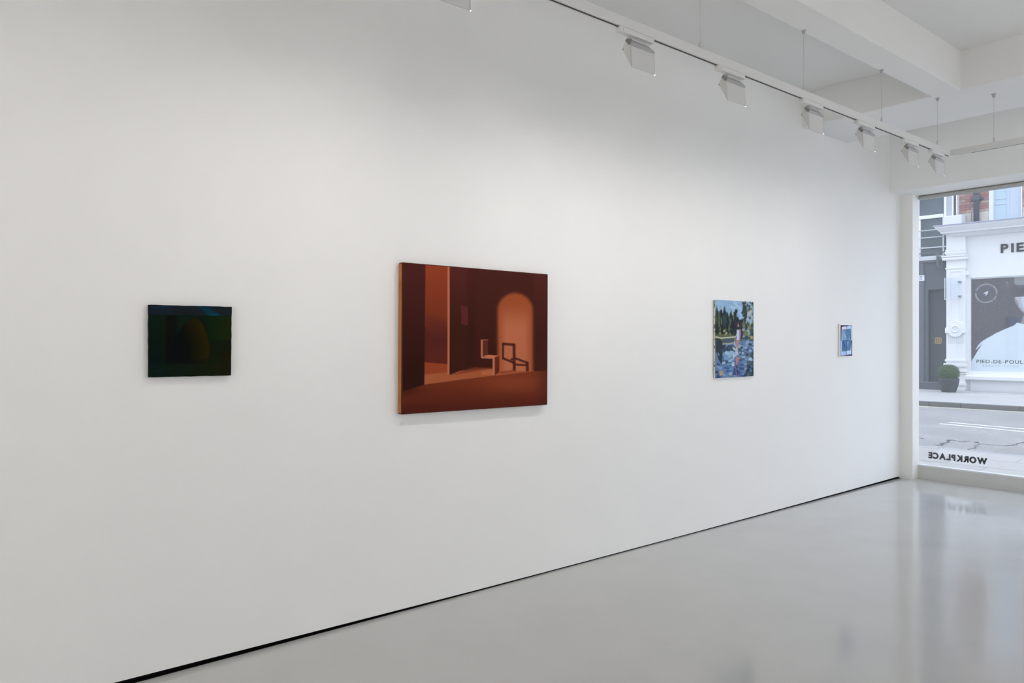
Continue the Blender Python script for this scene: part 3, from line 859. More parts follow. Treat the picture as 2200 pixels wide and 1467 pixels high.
# wall washers: adapter under the rail, folded head with grey heat sink, lamp facing the wall
def build_lamp(label):
    # built at the origin: rail slot line at x=0 z=0, adapter from y=0 to y=.247, wall towards -x
    r = thing('track_spotlight', label, 'spotlight', (0, 0, 0), group='wall washers on the ceiling track')
    MB().box((-.0165, 0, -.026), (.0165, .247, -.0005)).build('adapter', M['white_metal'], r, bevel=.002)
    MB().box((-.0172, .012, -.020), (-.0160, .018, -.014)).build('adapter_screw', M['screw'], r)
    MB().box((.0160, .016, -.016), (.0172, .021, -.011)).build('adapter_screw', M['screw'], r)
    MB().tube([(-.006, .095, -.026), (-.006, .095, -.040)], .009, 12).build('swivel_stem', M['heat_sink'], r)
    ya, yb = .080, .256
    B1, B2, Fp, T = (.006, -.073), (.012, -.178), (-.046, -.075), (-.024, -.043)
    # head: back, two cheeks, top fold
    MB().prism([T, B1, B2, (B2[0] - .006, B2[1]), (B1[0] - .006, B1[1] + .002), (Fp[0] + .004, Fp[1] + .004), Fp], ya, yb, 1)
    hd = MB()
    hd.prism([B1, B2, (B2[0] - .003, B2[1]), (B1[0] - .003, B1[1])], ya, yb, 1)
    hd.prism([Fp, T, B1, (B1[0] - .003, B1[1] - .002), (T[0], T[1] - .004), (Fp[0] + .003, Fp[1])], ya, yb, 1)
    hd.build('housing', M['lamp_body'], r)
    for y_ in (ya, yb - .003):
        ck = MB().prism([T, B1, B2, Fp], y_ - .0005, y_ + .0035, 1).build('cheek_plate', M['lamp_body'], r)
        for sx, szz in ((-.040, -.078), (-.008, -.062)):
            MB().tube([(sx, y_ - .0025 if y_ == ya else y_ + .006, szz), (sx, y_ + .001, szz)], .0028, 8).build('screw', M['screw'], r).parent = ck
    # heat sink lying on the sloping top, its far end chamfered
    dx, dz = B1[0] - T[0], B1[1] - T[1]; ln = math.hypot(dx, dz); dx /= ln; dz /= ln
    nx, nz = -dz, dx
    a0 = (T[0] + dx * .002, T[1] + dz * .002); a1 = (B1[0] - dx * .001, B1[1] - dz * .001); hh = .017
    prof = [a0, a1, (a1[0] + nx * hh, a1[1] + nz * hh), (a0[0] + nx * hh, a0[1] + nz * hh)]
    mb = MB()
    n0 = [(p[0], ya - .004, p[1]) for p in prof]
    n1 = [(prof[0][0], yb, prof[0][1]), (prof[1][0], yb, prof[1][1]), (prof[2][0], yb - .026, prof[2][1]), (prof[3][0], yb - .026, prof[3][1])]
    n1[2] = (prof[1][0] + nx * .010, yb + .001, prof[1][1] + nz * .010); n1[3] = (prof[0][0] + nx * .010, yb + .001, prof[0][1] + nz * .010)
    mid = [(p[0], yb - .026, p[1]) for p in prof]
    mb.add(n0 + mid + n1, [(3, 2, 1, 0)] + [(i, (i + 1) % 4, 4 + (i + 1) % 4, 4 + i) for i in range(4)] + [(4 + i, 4 + (i + 1) % 4, 8 + (i + 1) % 4, 8 + i) for i in range(4)] + [(8, 9, 10, 11)])
    hs = mb.build('heat_sink', M['heat_sink'], r)
    MB().prism([(p[0], p[1]) for p in prof], ya - .0065, ya - .004, 1).build('end_cap', M['heat_sink_end'], r)
    # light panel across the open face between front lip and lower back edge
    f0 = (Fp[0] + .008, Fp[1] - .004); f1 = (B2[0] - .009, B2[1] + .016)
    mb = MB(); th = .003
    mb.prism([f0, f1, (f1[0] + .003, f1[1] + .001), (f0[0] + .003, f0[1] + .001)], ya + .005, yb - .005, 1)
    mb.build('light_panel', M['diffuser'], r)
    MB().box((B2[0] - .0028, yb - .0005, B2[1] - .0016), (B2[0] + .0004, yb + .0022, B2[1] + .0016)).build('corner_light_leak', M['light_leak'], r)  # light leak at the housing corner, put in as a glowing chip
    return r, (f0, f1, ya, yb)


def add_light(root, geo, watts):
    f0, f1, ya, yb = geo
    ld = bpy.data.lights.new('wall_washer_light', 'AREA')
    ld.shape = 'RECTANGLE'; ld.size = .06; ld.size_y = .05
    ld.energy = watts; ld.color = LAMP_COL; ld.spread = math.radians(LAMP_SPREAD)
    lo = bpy.data.objects.new('wall_washer_light', ld); COL.objects.link(lo)
    d = Vector((f1[0] - f0[0], 0, f1[1] - f0[1])).normalized()
    nrm = Vector((d.z, 0, -d.x))
    if nrm.x > 0: nrm = -nrm
    face = nrm.copy()
    a_ = math.radians(LAMP_TILT)                    # the lens throws the beam a little lower than the panel faces
    nrm = Vector((nrm.x * math.cos(a_) - nrm.z * math.sin(a_), 0, nrm.z * math.cos(a_) + nrm.x * math.sin(a_))).normalized()
    yax = Vector((0, 1, 0))
    Z = -nrm; X = yax; Yv = Z.cross(X)
    c = Vector(((f0[0] + f1[0]) / 2, (ya + yb) / 2, (f0[1] + f1[1]) / 2)) + face * .012
    lo.matrix_local = Matrix(((X.x, Yv.x, Z.x, c.x), (X.y, Yv.y, Z.y, c.y), (X.z, Yv.z, Z.z, c.z), (0, 0, 0, 1)))
    lo.parent = root
    return lo


def copy_tree(o, parent=None):
    c = o.copy(); COL.objects.link(c)
    c.parent = parent
    BASE[c.name] = BASE.get(o.name, np.zeros(3))
    for ch in list(o.children): copy_tree(ch, c)
    return c


lamp_labels = ['white wall-washer spotlight mostly cut off by the top of the photo, nearest the camera',
               'first whole white spotlight on the track, the largest, up right of the orange painting',
               'white spotlight on the track second after the largest, left of second hanging cable',
               'white spotlight hanging just below the second visible suspension cable of the track',
               'white spotlight on the track just before the third suspension cable, third from the corner',
               'second white spotlight from the corner where the two tracks meet',
               'white spotlight nearest the corner of the tracks, above the window']
lamp0, geo = build_lamp(lamp_labels[0])
add_light(lamp0, geo, LAMP_W)
roots = [lamp0] + [copy_tree(lamp0) for _ in range(len(ad) - 1 + len(more_left))]
for i, (a, c) in enumerate(ad):
    roots[i].location = (XT, a, ZT); roots[i]['label'] = lamp_labels[i]
    if DIMMED[i] != 1.0:
        for ch in roots[i].children:
            if ch.type == 'LIGHT':
                ch.data = ch.data.copy(); ch.data.energy = LAMP_W * DIMMED[i]
for j, (a, c) in enumerate(more_left):
    roots[len(ad) + j].location = (XT, a, ZT)
    for ch in roots[len(ad) + j].children:
        if ch.type == 'LIGHT':
            ch.data = ch.data.copy(); ch.data.energy = LAMP_W * (.4, .3, .3, .3)[j]
    roots[len(ad) + j]['label'] = 'white wall-washer spotlight on the track behind the camera, out of the photo'

# unseen track added on the far side; its lamps fill the room by bounce
XR = W_R - XT
ry = [-2.4, -1.2, 0.0, 1.2, 2.4, 3.6, 4.8, 6.0]
ed = [Y_B + .3]
for a in ry: ed += [a - .247, a]
ed += [6.55]
track_along_y('ceiling_track', 'unseen white lighting track added along the opposite wall for fill light', XR, Y_B + .3, 6.598,
              [(ed[i], ed[i + 1]) for i in range(0, len(ed), 2)], [(-1.5, cz), (1.5, cz), (4.2, cz)], 1)
for a in ry:
    r = copy_tree(lamp0)
    r.location = (XR, a, ZT); r.rotation_euler = (0, 0, math.pi)
    r['label'] = 'unseen white spotlight added on the opposite track for fill light'
    r['group'] = 'added fill lamps on the opposite track'
    for ch in r.children:
        if ch.type == 'LIGHT':
            ch.data = ch.data.copy(); ch.data.energy = FILL_W_RIGHT * (2.9 if a > 4 else 1.4 if a > 3 else .1)

# unseen third track added at the back, fill light bounced off the back wall
YB_ = Y_B + 1.118
t = thing('ceiling_track', 'unseen white lighting track added across the back of the room for fill light', 'light track', (W_R / 2, YB_, ZT))
mb = MB().prism([(YB_ - TW / 2, ZT), (YB_ + TW / 2, ZT), (YB_ + TW / 2, ZT + TH), (YB_ - TW / 2, ZT + TH)], XT + .3, W_R - XT - .3, 0)
mb.build('rail', M['white_metal'], t)
for xc_ in (1.9, 3.1, 4.3):
    MB().tube([(xc_, YB_, ZT + TH), (xc_, YB_, Z_SLAB)], .0016, 6).build('suspension_cable', M['cable'], t)
for xb in (1.5, 2.2, 2.9, 3.6, 4.3):
    r = copy_tree(lamp0)
    r.location = (xb, YB_, ZT); r.rotation_euler = (0, 0, math.pi / 2)
    r['label'] = 'unseen white spotlight added on the back track for fill light'
    r['group'] = 'added fill lamps on the back track'
    for ch in r.children:
        if ch.type == 'LIGHT':
            ch.data = ch.data.copy(); ch.data.energy = FILL_W_BACK

# ------------------------------------------------------------------ street
VF = 14.32                      # shopfront plane
ZP = .10                        # pavement level
K0, K1 = 1.94, 9.65             # near kerb edge, far kerb edge

road = structure('road', MB().box((-14, K0, -.2), (14, K1, 0)), M['asphalt'], street=True)
BASE[road.name] = np.zeros(3)
# markings: two worn white lines, converging slightly on the left
def strip(pts0, pts1, z):
    n = len(pts0)
    mb = MB()
    vs = [(*p, 0.0005) for p in pts0] + [(*p, .0005) for p in pts1] + [(*p, z) for p in pts0] + [(*p, z) for p in pts1]
    fs = []
    for i in range(n - 1):
        fs += [(2 * n + i, 2 * n + i + 1, 3 * n + i + 1, 3 * n + i), (i, i + 1, 2 * n + i + 1, 2 * n + i), (n + i, n + i + 1, 3 * n + i + 1, 3 * n + i)]
    fs += [(0, n, 3 * n, 2 * n), (n - 1, 2 * n - 1, 4 * n - 1, 3 * n - 1)]
    return mb.add(vs, fs)
def gz(x, y, z=0.0):
    d = on_plane(x, y, [0, 0, z], [0, 0, 1]) - STREET_O
    return np.array([d @ EU, d @ EV])
for a, c in (((2019.6, 910.2), (2200, 927.6)), ((2039, 907.4), (2200, 921.8))):
    A, B2_ = gz(*a), gz(*c)
    dv = (B2_ - A); B2_ = A + dv * 3.2
    nn = np.array([-dv[1], dv[0]]); nn = nn / np.linalg.norm(nn) * .045
    strip([A - nn, B2_ - nn], [A + nn, B2_ + nn], .004).build('road_marking', M['marking'], road)
# yellow edge line traces by both kerbs
strip([(-14, K1 - .20), (14, K1 - .20)], [(-14, K1 - .10), (14, K1 - .10)], .003).build('edge_line', M['yellow_line'], road)
# cracks: thin raised-lip gaps broken across the tarmac
def crack(px, wd=.02):
    P = [gz(x, y) for x, y in px]
    Q = []
    for a, b2 in zip(P[:-1], P[1:]):
        for t in np.linspace(0, 1, 7)[:-1]: Q.append(a * (1 - t) + b2 * t + RNG.normal(0, .022, 2))
    Q.append(P[-1])
    lo, hi = [], []
    for i, q in enumerate(Q):
        d = Q[min(i + 1, len(Q) - 1)] - Q[max(i - 1, 0)]; n = np.array([-d[1], d[0]]); n /= max(np.linalg.norm(n), 1e-6)
        ww = wd * (.35 + RNG.random() * .9)
        lo.append(q - n * ww); hi.append(q + n * ww)
    strip(lo, hi, .0015).build('crack', M['crack'], road)
zc = lambda X, Y: (1965 + X / 7.336, 840 + Y / 7.336)
crack([zc(75, 742), zc(135, 742)], .016)
crack([zc(545, 770), zc(615, 778), zc(760, 805), zc(860, 785)], .018)
crack([zc(945, 815), zc(1010, 802)], .014)
crack([zc(1020, 842), zc(1075, 832), zc(1190, 845), zc(1330, 855), zc(1450, 862), zc(1550, 862), zc(1650, 822), zc(1724, 800)], .013)
crack([zc(545, 770), zc(470, 825), zc(390, 860), zc(300, 845)], .022)
crack([zc(880, 925), zc(950, 880), zc(1030, 845)], .014)

# pavements: bedding, slabs, kerbstones
def slab_rows(parent, u0, u1, rows, ztop, gap, skew=0.0, name='paving_slab', mats=None, rnd=None):
    mats = mats or M['slab']
    for ri, (v0, v1, ln, off) in enumerate(rows):
        u = u0 + off
        meshes = {}
        while u < u1:
            dz = rnd.uniform(-.002, .002); mi = rnd.randrange(len(mats))
            key = mi
            if key not in meshes:
                o = MB().box((0, v0 + gap, ztop - .05), (ln - gap, v1 - gap, ztop)).build(name, mats[mi], parent, bevel=.003, seg=1)
                meshes[key] = o.data
            else:
                o = bpy.data.objects.new(name, meshes[key]); COL.objects.link(o); o.parent = parent
            o.location = (u, 0, dz)
            u += ln
rr = random.Random(3)
nearp = structure('pavement_near', MB().box((-14, .1, -.2), (14, K0 - .15, ZP - .03)), M['joint'], street=True)
BASE[nearp.name] = np.zeros(3)
slab_rows(nearp, -5, 5, [(.10, .62, .92, .10), (.62, 1.20, .92, .62), (1.20, 1.79, .92, .25)], ZP, .004, rnd=rr, mats=M['slab_near'])
slab_rows(nearp, -5, 5, [(1.79, K0, 1.1, .4)], ZP, .003, name='kerbstone', mats=[M['kerb_near']], rnd=rr)
MB().box((-14, 1.79, -.2), (14, K0 - .02, ZP - .05)).build('kerb_bed', M['joint'], nearp)

farp = structure('pavement_far', MB().box((-14, K1 + .15, -.2), (14, VF + .5, ZP - .03)), M['joint'], street=True)
BASE[farp.name] = np.zeros(3)
slab_rows(farp, -8, 4, [(K1 + .16, 11.4, 1.5, .3), (11.4, 12.5, 1.3, .9), (12.5, 13.4, 1.3, .2), (13.4, VF - .12, 1.2, .7)], ZP, .005, rnd=rr)
MB().box((-14, K1 + .02, -.2), (14, K1 + .16, ZP - .03)).build('kerb_bed', M['joint'], farp)
kerb_u = [-8.2, -6.3, -4.75, -3.1 + .75]
kx = [su(x, K1) for x in (1996, 2064, 2190)]
ks = [kx[0] - 3.2, kx[0] - 1.6, kx[0], kx[1], kx[2], kx[2] + 1.25, kx[2] + 2.5, kx[2] + 3.8]
for i in range(len(ks) - 1):
    MB().box((ks[i] + .005, K1, -.05), (ks[i + 1] - .005, K1 + .16, ZP + .004)).build('kerbstone', M['kerb'][i % 2], farp, bevel=.012)

# ------------------------------------------------------------------ white shopfront
VP_ = VF - .10                  # pilaster face
UL, UR = su(2033, VP_), su(2074, VP_)
U_END = 3.5
shop = thing('shopfront', 'white painted shopfront with cornice, fascia and pilaster across the street', 'shopfront', (UL, VF, ZP), street=True)
zf_bot = sz(2078, 597.4, VF); z_corn = sz(2100, 495, VF - .05)
z_sill = sz(2095, 797.5, VF - .1)
MB().box((UL, VF + .01, zf_bot), (U_END, VF + .3, z_corn + .1)).build('fascia_board', M['paint_white'], shop)
MB().box((UR - .02, VF + .02, ZP), (su(2085, VF), VF + .25, zf_bot + .02)).build('window_jamb', M['paint_white'], shop, bevel=.01)
MB().box((su(2085, VF), VF + .055, zf_bot - .035), (U_END, VF + .2, zf_bot + .02)).build('window_head', M['paint_white'], shop, bevel=.006)
# stall riser and sill mouldings
z_r = sz(2095, 816.5, VF - .1)
MB().box((su(2085, VF), VF - .02, ZP), (U_END, VF + .3, z_r)).build('stall_riser', M['paint_soft'], shop)
MB().prism([(VF + .2, z_r), (VF - .10, z_r), (VF - .12, z_r + .02), (VF - .12, z_r + .10), (VF - .085, z_r + .14), (VF - .085, z_sill - .09), (VF - .05, z_sill - .07), (VF - .03, z_sill), (VF + .2, z_sill)], su(2076, VF), U_END, 0).build('sill_moulding', M['paint_white'], shop)
# cornice, with its profile returned on the left end
vb = VF + .05
pr_ = [(0.0, sz(2100, 493.5, VF - .30) - .15), (.02, sz(2100, 493.5, VF - .30) - .04), (.10, sz(2100, 493.5, VF - .30) - .02)]
zc_b = sz(2016, 502.0, VF - .40); zc_m = sz(2016, 498.5, VF - .40); zc_t = sz(2006, 487.6, VF - .48); zc_tt = sz(2006, 484.8, VF - .48)
prof = [(.06, zc_b - .10), (.16, zc_b - .02), (.30, zc_b), (.31, zc_m), (.33, zc_m + .01), (.40, zc_t - .05), (.43, zc_t)]
u_core = UL + .03
def returned(mb, prof, u_left, u_right, v_back, v_face):
    """moulding along u with a mitred return at the left end; prof = (projection, z)"""
    n = len(prof); n0 = len(mb.v)
    for p, z in prof: mb.v.append((u_left - p, v_back, z))
    for p, z in prof: mb.v.append((u_left - p, v_face - p, z))
    for p, z in prof: mb.v.append((u_right, v_face - p, z))
    for p, z in prof: mb.v.append((u_right, v_back, z))
    for s_ in range(3):
        for i in range(n - 1):
            a = n0 + s_ * n + i
            mb.f.append((a, a + 1, a + n + 1, a + n))
    mb.f.append(tuple(n0 + s_ * n + n - 1 for s_ in range(4)))
    mb.f.append(tuple(n0 + s_ * n for s_ in range(4))[::-1])
    mb.f.append(tuple(n0 + i for i in range(n)) + ())
    mb.f.append(tuple(n0 + 3 * n + i for i in range(n)))
    return mb
uc = su(2006, VF - .48) + .43
returned(MB(), prof, uc, U_END, VF + .3, VF - .05).build('cornice', M['paint_soft'], shop)
returned(MB(), [(.44, zc_t), (.45, zc_t + .01), (.45, zc_tt - .01), (.43, zc_tt)], uc, U_END, VF + .3, VF - .05).build('lead_capping', M['lead'], shop)
# block above the cornice
ub0, ub1 = su(2027.5, VF - .15), su(2065.5, VF - .15)
zb0, zb1 = sz(2046, 480, VF - .15), sz(2046, 461.3, VF - .15)
MB().prism([(VF - .15, zb0 - .1), (VF - .15, zb1 - .02), (VF - .02, zb1), (VF + .30, zb1 - .0), (VF + .30, zb0 - .1)], ub0, ub1, 0).build('parapet_block', M['paint_soft'], shop, bevel=.012)
# pilaster
pil = MB()
pil.box((UL, VP_, ZP), (UR, VF + .25, zc_b))
po = pil.build('pilaster', M['paint_white'], shop, bevel=.006)
def pz(y): return sz(2053, y, VP_)
def course(y_top, y_bot, out, m='paint_white', name='moulding', taper=.5):
    zt, zb = pz(y_top), pz(y_bot)
    returned(MB(), [(0.0, zb), (out * taper, zb), (out, zb + (zt - zb) * .45), (out, zt), (0.0, zt + .005)], UL, UR + out * .6, VF + .15, VP_).build(name, M[m], shop).parent = po
course(535.5, 540, .022); course(540, 546, .034); course(548.5, 553, .10, taper=.6); course(553, 558.5, .085, taper=.85)
course(574.5, 578, .022)
course(772, 776.5, .03, taper=1); course(780.5, 787, .055, taper=1.0); course(793, 798.5, .05, taper=1); course(801, 804, .03); course(822, 827, .04, taper=1)
# recessed panel with raised border on the shaft
pu0, pu1 = su(2039.5, VP_), su(2066, VP_)
zt, zb = pz(581.5), pz(688)
for lo, hi in (((pu0, VP_ - .018, zt - .03), (pu1, VP_ + .01, zt)), ((pu0, VP_ - .018, zb), (pu0 + .035, VP_ + .01, zt - .03)), ((pu1 - .035, VP_ - .018, zb), (pu1, VP_ + .01, zt - .03))):
    MB().box(lo, hi).build('panel_moulding', M['paint_white'], shop, bevel=.006).parent = po
# roundel band
zc0, zc1 = pz(715.5), pz(703)
um = (UL + UR) / 2 + .004
arc = [(um + .20, zc0), (um + .20, zc1), (um + .155, zc1)]
rad = (pz(689.5) - pz(724)) / 2; zc_ = (pz(689.5) + pz(724)) / 2
outl = [(UL - .02, zc0), (UL - .02, zc1 - .03), (UL, zc1)]
for k in range(13):
    th = math.pi * (1 - k / 12) ; x = um + rad * .95 * math.cos(th); z = max(zc1, zc_ + rad * math.sin(th)); outl.append((x, z))
outl += [(UR, zc1), (UR + .02, zc1 - .03), (UR + .02, zc0)]
for k in range(13):
    th = -math.pi * k / 12; x = um + rad * .9 * math.cos(th); z = min(zc0, zc_ + rad * math.sin(th)); outl.append((x, z))
MB().prism([(x, z) for x, z in outl], 0, 1, 1)
mb = MB(); n0 = len(outl)
mb.v = [(x, VP_ - .055, z) for x, z in outl] + [(x, VP_ + .02, z) for x, z in outl]
mb.f = [tuple(range(n0))[::-1], tuple(range(n0, 2 * n0))] + [(i, (i + 1) % n0, n0 + (i + 1) % n0, n0 + i) for i in range(n0)]
mb.build('roundel_band', M['paint_white'], shop, bevel=.008).parent = po
# ring around the hollow of the roundel
ring = MB()
zh = pz(706.5)
NR, NT = 28, 8
for k in range(NR):
    a_ = 2 * math.pi * k / NR
    for q in range(NT):
        b_ = 2 * math.pi * q / NT
        rr0 = .088 + .020 * math.cos(b_)
        ring.v.append((um + rr0 * math.cos(a_), VP_ - .058 + .022 * math.sin(b_), zh + rr0 * math.sin(a_)))
        ring.f.append((k * NT + q, k * NT + (q + 1) % NT, ((k + 1) % NR) * NT + (q + 1) % NT, ((k + 1) % NR) * NT + q))
ring.build('roundel_ring', M['paint_white'], shop, smooth=True).parent = po
mb = MB()
mb.prism([(um + .066 * math.cos(2 * math.pi * k / 24), zh + .066 * math.sin(2 * math.pi * k / 24)) for k in range(24)], VP_ - .0575, VP_ - .054, 1)
mb.build('roundel_hollow', M['paint_soft'], shop).parent = po
# flutes: slim rods hanging under the band
nfl = 9
for k in range(nfl):
    x = UL + .045 + (UR - UL - .09) * k / (nfl - 1)
    dip = max(0, math.sqrt(max(0, (rad * .9) ** 2 - (x - um) ** 2)) - (zc_ - zc0)) if abs(x - um) < rad * .9 else 0
    MB().tube([(x, VP_, zc0 - dip - .01), (x, VP_, pz(737) + .015), (x, VP_, pz(738.5))], [.014, .014, .008], 8).build('flute', M['paint_soft'], shop).parent = po
# small corbel at the end of the fascia
k0 = su(2072.5, VF - .08); k1 = su(2081.5, VF - .08)
MB().box((k0, VF - .08, sz(2076, 591, VF - .08)), (k1, VF + .05, sz(2076, 582.5, VF - .08))).build('corbel', M['paint_white'], shop, bevel=.012)
# fascia letters
capP, _ = text_mesh('E', .034); plo, ph = capP[:, 1].min(), np.ptp(capP[:, 1])
zl0, zl1 = sz(2172, 542.0, VF), sz(2172, 522.8, VF)
u0 = su(2150, VF)
body = 'PIED-DE-POULE'
cur = u0; first = True
wscale = (su(2166.5, VF) - su(2150, VF)) / np.ptp(text_mesh('P', .034)[0][:, 0])
for ch in body:
    V, Fc = text_mesh(ch, .034)
    x0_ = V[:, 0].min(); wd = np.ptp(V[:, 0]) * wscale
    mb = MB(); c0 = cur
    solid_text(mb, V, Fc, lambda x, y: (c0 + (x - x0_) * wscale, VF - .012, zl0 + (y - plo) / ph * (zl1 - zl0)), (0, .022, 0))
    mb.build('letter', M['letter_dark'], shop)
    cur += wd + .062

# ------------------------------------------------------------------ poster filling the shop window
VPO = VF + .10
pst = thing('window_poster', 'slate poster with a person in a white top and dark cap, filling the shop window', 'poster', (su(2085.5, VPO), VPO, z_sill), street=True)
pu_l = su(2085.2, VPO) - .03
u_c = su(2216, VPO)             # axis of the figure
def layer(name, px, m, k, extra=None, mirror=False):
    P = [st(x, y, VPO) for x, y in px]
    if extra: P += extra
    if mirror: P = P + [(2 * u_c - u, z) for u, z in P[::-1]]
    mb = MB(); n = len(P)
    mb.v = [(u, VPO - .0012 * k, z) for u, z in P] + [(u, VPO - .0012 * k + .0011, z) for u, z in P]
    mb.f = [tuple(range(n)), tuple(range(n, 2 * n))[::-1]] + [(i, (i + 1) % n, n + (i + 1) % n, n + i) for i in range(n)]
    return mb.build(name, m, pst)
MB().box((pu_l, VPO, z_sill - .01), (U_END, VPO + .01, zf_bot)).build('sheet', M['poster_bg'], pst)
za = lambda X, Y: (2080 + X / 12.225, 590 + Y / 12.225)
zb_ = lambda X, Y: (2080 + X / 9.167, 690 + Y / 9.167)
layer('pocket', [za(1085, 1135), za(1420, 1135), za(1400, 1290), za(1270, 1290), za(1150, 1370), za(1060, 1370)], M['poster_navy'], 1)
layer('neck', [za(1440, 1080), za(1415, 1190), za(1380, 1270), za(1400, 1320)], M['poster_skin2'], 2, mirror=True)
layer('jaw', [za(1215, 590), za(1225, 690), za(1280, 790), za(1340, 890), za(1400, 960), za(1467, 1010), za(1600, 1060)], M['poster_skin2'], 3, mirror=True)
layer('face', [za(1230, 585), za(1300, 690), za(1350, 840), za(1430, 950), za(1520, 1010), za(1620, 1040)], M['poster_skin'], 4, mirror=True)
layer('cheek', [za(1400, 578), za(1400, 700), za(1440, 860), za(1530, 960)], M['poster_cheek'], 5, mirror=True)
layer('cap_crown', [za(1215, 30), za(1215, 240), za(1300, 275), za(1467, 270)], M['poster_cap2'], 5, mirror=True)
layer('cap_brim', [za(1110, 300), za(1200, 285), za(1320, 272), za(1467, 285), za(1467, 560), za(1300, 575), za(1190, 560)], M['poster_cap'], 6, mirror=True)
layer('earring', [za(990, 185), za(1040, 185), za(1040, 230), za(1010, 235)], M['poster_cap2'], 1)
layer('earring', [za(1030, 290), za(1085, 285), za(1040, 320), za(1020, 320)], M['poster_cap2'], 1)
sh_px = [zb_(965, 25), zb_(930, 60), zb_(890, 92), zb_(845, 105), zb_(740, 150), zb_(640, 195), zb_(545, 235), zb_(470, 285), zb_(380, 330), zb_(280, 390), zb_(270, 470), zb_(215, 545), zb_(160, 630), zb_(115, 710), zb_(70, 780), zb_(45, 830)]
P0 = st(*sh_px[0], VPO)
lower = [(pu_l, st(*zb_(45, 830), VPO)[1]), (pu_l, z_sill - .008)]
layer('white_top', [zb_(1100, 55), zb_(1030, 45)] + sh_px, M['poster_shirt'], 7, lower, mirror=True)
layer('sleeve', [zb_(280, 388), zb_(240, 425), zb_(195, 475), zb_(165, 530), zb_(148, 572), zb_(200, 525), zb_(272, 462), zb_(300, 440)], M['poster_shirt2'], 8)
# lower words
def words(body, x0, x1, y0, y1, slope, off, m, parent, space, track):
    cap, _ = text_mesh('E', off); lo_, h_ = cap[:, 1].min(), np.ptp(cap[:, 1])
    cells = []
    for ch in body:
        if ch == ' ': cells.append(None); continue
        V, Fc = text_mesh(ch, off); cells.append((V, Fc))
    tw = sum((np.ptp(c[0][:, 0]) if c else space) for c in cells) + track * (len(body) - 1)
    ua, ub = su(x0, VPO), su(x1, VPO)
    k = (ub - ua) / tw; cur = ua
    xm = (x0 + x1) / 2
    zlo, zhi = sz(xm, y1, VPO), sz(xm, y0, VPO)
    for c in cells:
        if c is None: cur += (space + track) * k; continue
        V, Fc = c; mb = MB(); xx0 = V[:, 0].min(); c0 = cur
        solid_text(mb, V, Fc, lambda x, y: (c0 + (x - xx0) * k, VPO - .0105, zlo + (y - lo_) / h_ * (zhi - zlo)), (0, .0012, 0))
        mb.build('letter', m, pst)
        cur += (np.ptp(V[:, 0]) + track) * k
words('PIED-DE-POULE', 2098.2, 2206.5, 773.3, 780.6, 0, .012, M['letter_dark'], pst, .3, .16)
words('BEAUTY SALON', 2112, 2188.5, 784.2, 788.4, 0, -.004, M['letter_grey'], pst, .5, .62)
# ring of words round a small bird
cu_, cz_ = st(2118.6, 630.0, VPO); rad_u = (su(2140.2, VPO) - su(2097.2, VPO)) / 2; rad_z = (sz(2118.6, 610.5, VPO) - sz(2118.6, 650, VPO)) / 2
phrase = '• ЧАС ПОЧИСТИТИ ПІР’ЯЧКО • ЧАС ПОЧИСТИТИ ПІР’ЯЧКО '
glyphs = [None if ch == ' ' else text_mesh(ch, .004) for ch in phrase]
adv = [.55 if g is None else float(np.ptp(g[0][:, 0])) + .20 for g in glyphs]
R_ = (rad_u + rad_z) / 2 * .935
run, s_ = 0.0, .052
for g, a_ in zip(glyphs, adv):
    th = math.radians(170) - 2 * math.pi * (run + a_ / 2) / sum(adv)
    run += a_
    if g is None: continue
    V, Fc = g
    xm = (V[:, 0].max() + V[:, 0].min()) / 2
    ca, sa = math.cos(th - math.pi / 2), math.sin(th - math.pi / 2)
    mb = MB()
    solid_text(mb, V, Fc, lambda x, y: (cu_ + R_ * math.cos(th) + ((x - xm) * ca - y * sa) * s_, VPO - .0024, cz_ + R_ * math.sin(th) + ((x - xm) * sa + y * ca) * s_), (0, .0012, 0))
    mb.build('letter', M['letter_white'], pst)
layer('bird_emblem', [za(395, 505), za(425, 470), za(460, 450), za(485, 448), za(512, 418), za(518, 440), za(538, 450), za(515, 470), za(515, 500), za(485, 530), za(458, 553), za(448, 535), za(470, 505), za(455, 490), za(430, 500)], M['letter_white'], 2)
# glass in front of the poster
MB().box((su(2085, VF), VF + .05, z_sill), (U_END, VF + .056, zf_bot)).build('shop_pane', M['perspex'], shop)

# ------------------------------------------------------------------ brick upper house
VB = VF + .34
hz0 = 4.25
house = thing('brick_house', 'red brick upper storey with a frosted sash window above the white shopfront', 'house', (su(2056, VB), VB, hz0), street=True)
ubl, ubr = su(2056, VB), su(2124.5, VB)
uw1 = su(2197, VB)
for a, c in ((ubl, ubr), (uw1, U_END)):
    MB().box((a, VB, hz0), (c, VB + .3, 10.5)).build('wall_backing', M['mortar'], house)  # unseen upper height raised to screen sky from the floor's reflection
MB().box((ubr, VB + .12, hz0), (uw1, VB + .3, 10.5)).build('wall_backing', M['mortar'], house)
z_st0, z_st1 = sz(2080, 474, VB), sz(2080, 458, VB)
bl, bh, jt = .215, .066, .010
br_mesh = {}
rb = random.Random(21)
def brick_row(a, c, z, shift):
    u = a - (bl + jt) * shift
    while u < c:
        x0, x1 = max(u, a), min(u + bl, c)
        if x1 - x0 > .03:
            kx_ = (round(x1 - x0, 3), rb.randrange(4))
            if kx_ not in br_mesh:
                o = MB().box((0, VB - .014, 0), (x1 - x0, VB + .02, bh)).build('brick', M['brick'][kx_[1]], house, bevel=.004, seg=1)
                br_mesh[kx_] = o.data
            else:
                o = bpy.data.objects.new('brick', br_mesh[kx_]); COL.objects.link(o); o.parent = house
            # the mesh was stored relative to the house base
            o.location = (x0, rb.uniform(-.004, .004), z)
        u += bl + jt
z = z_st1 + .01; i = 0
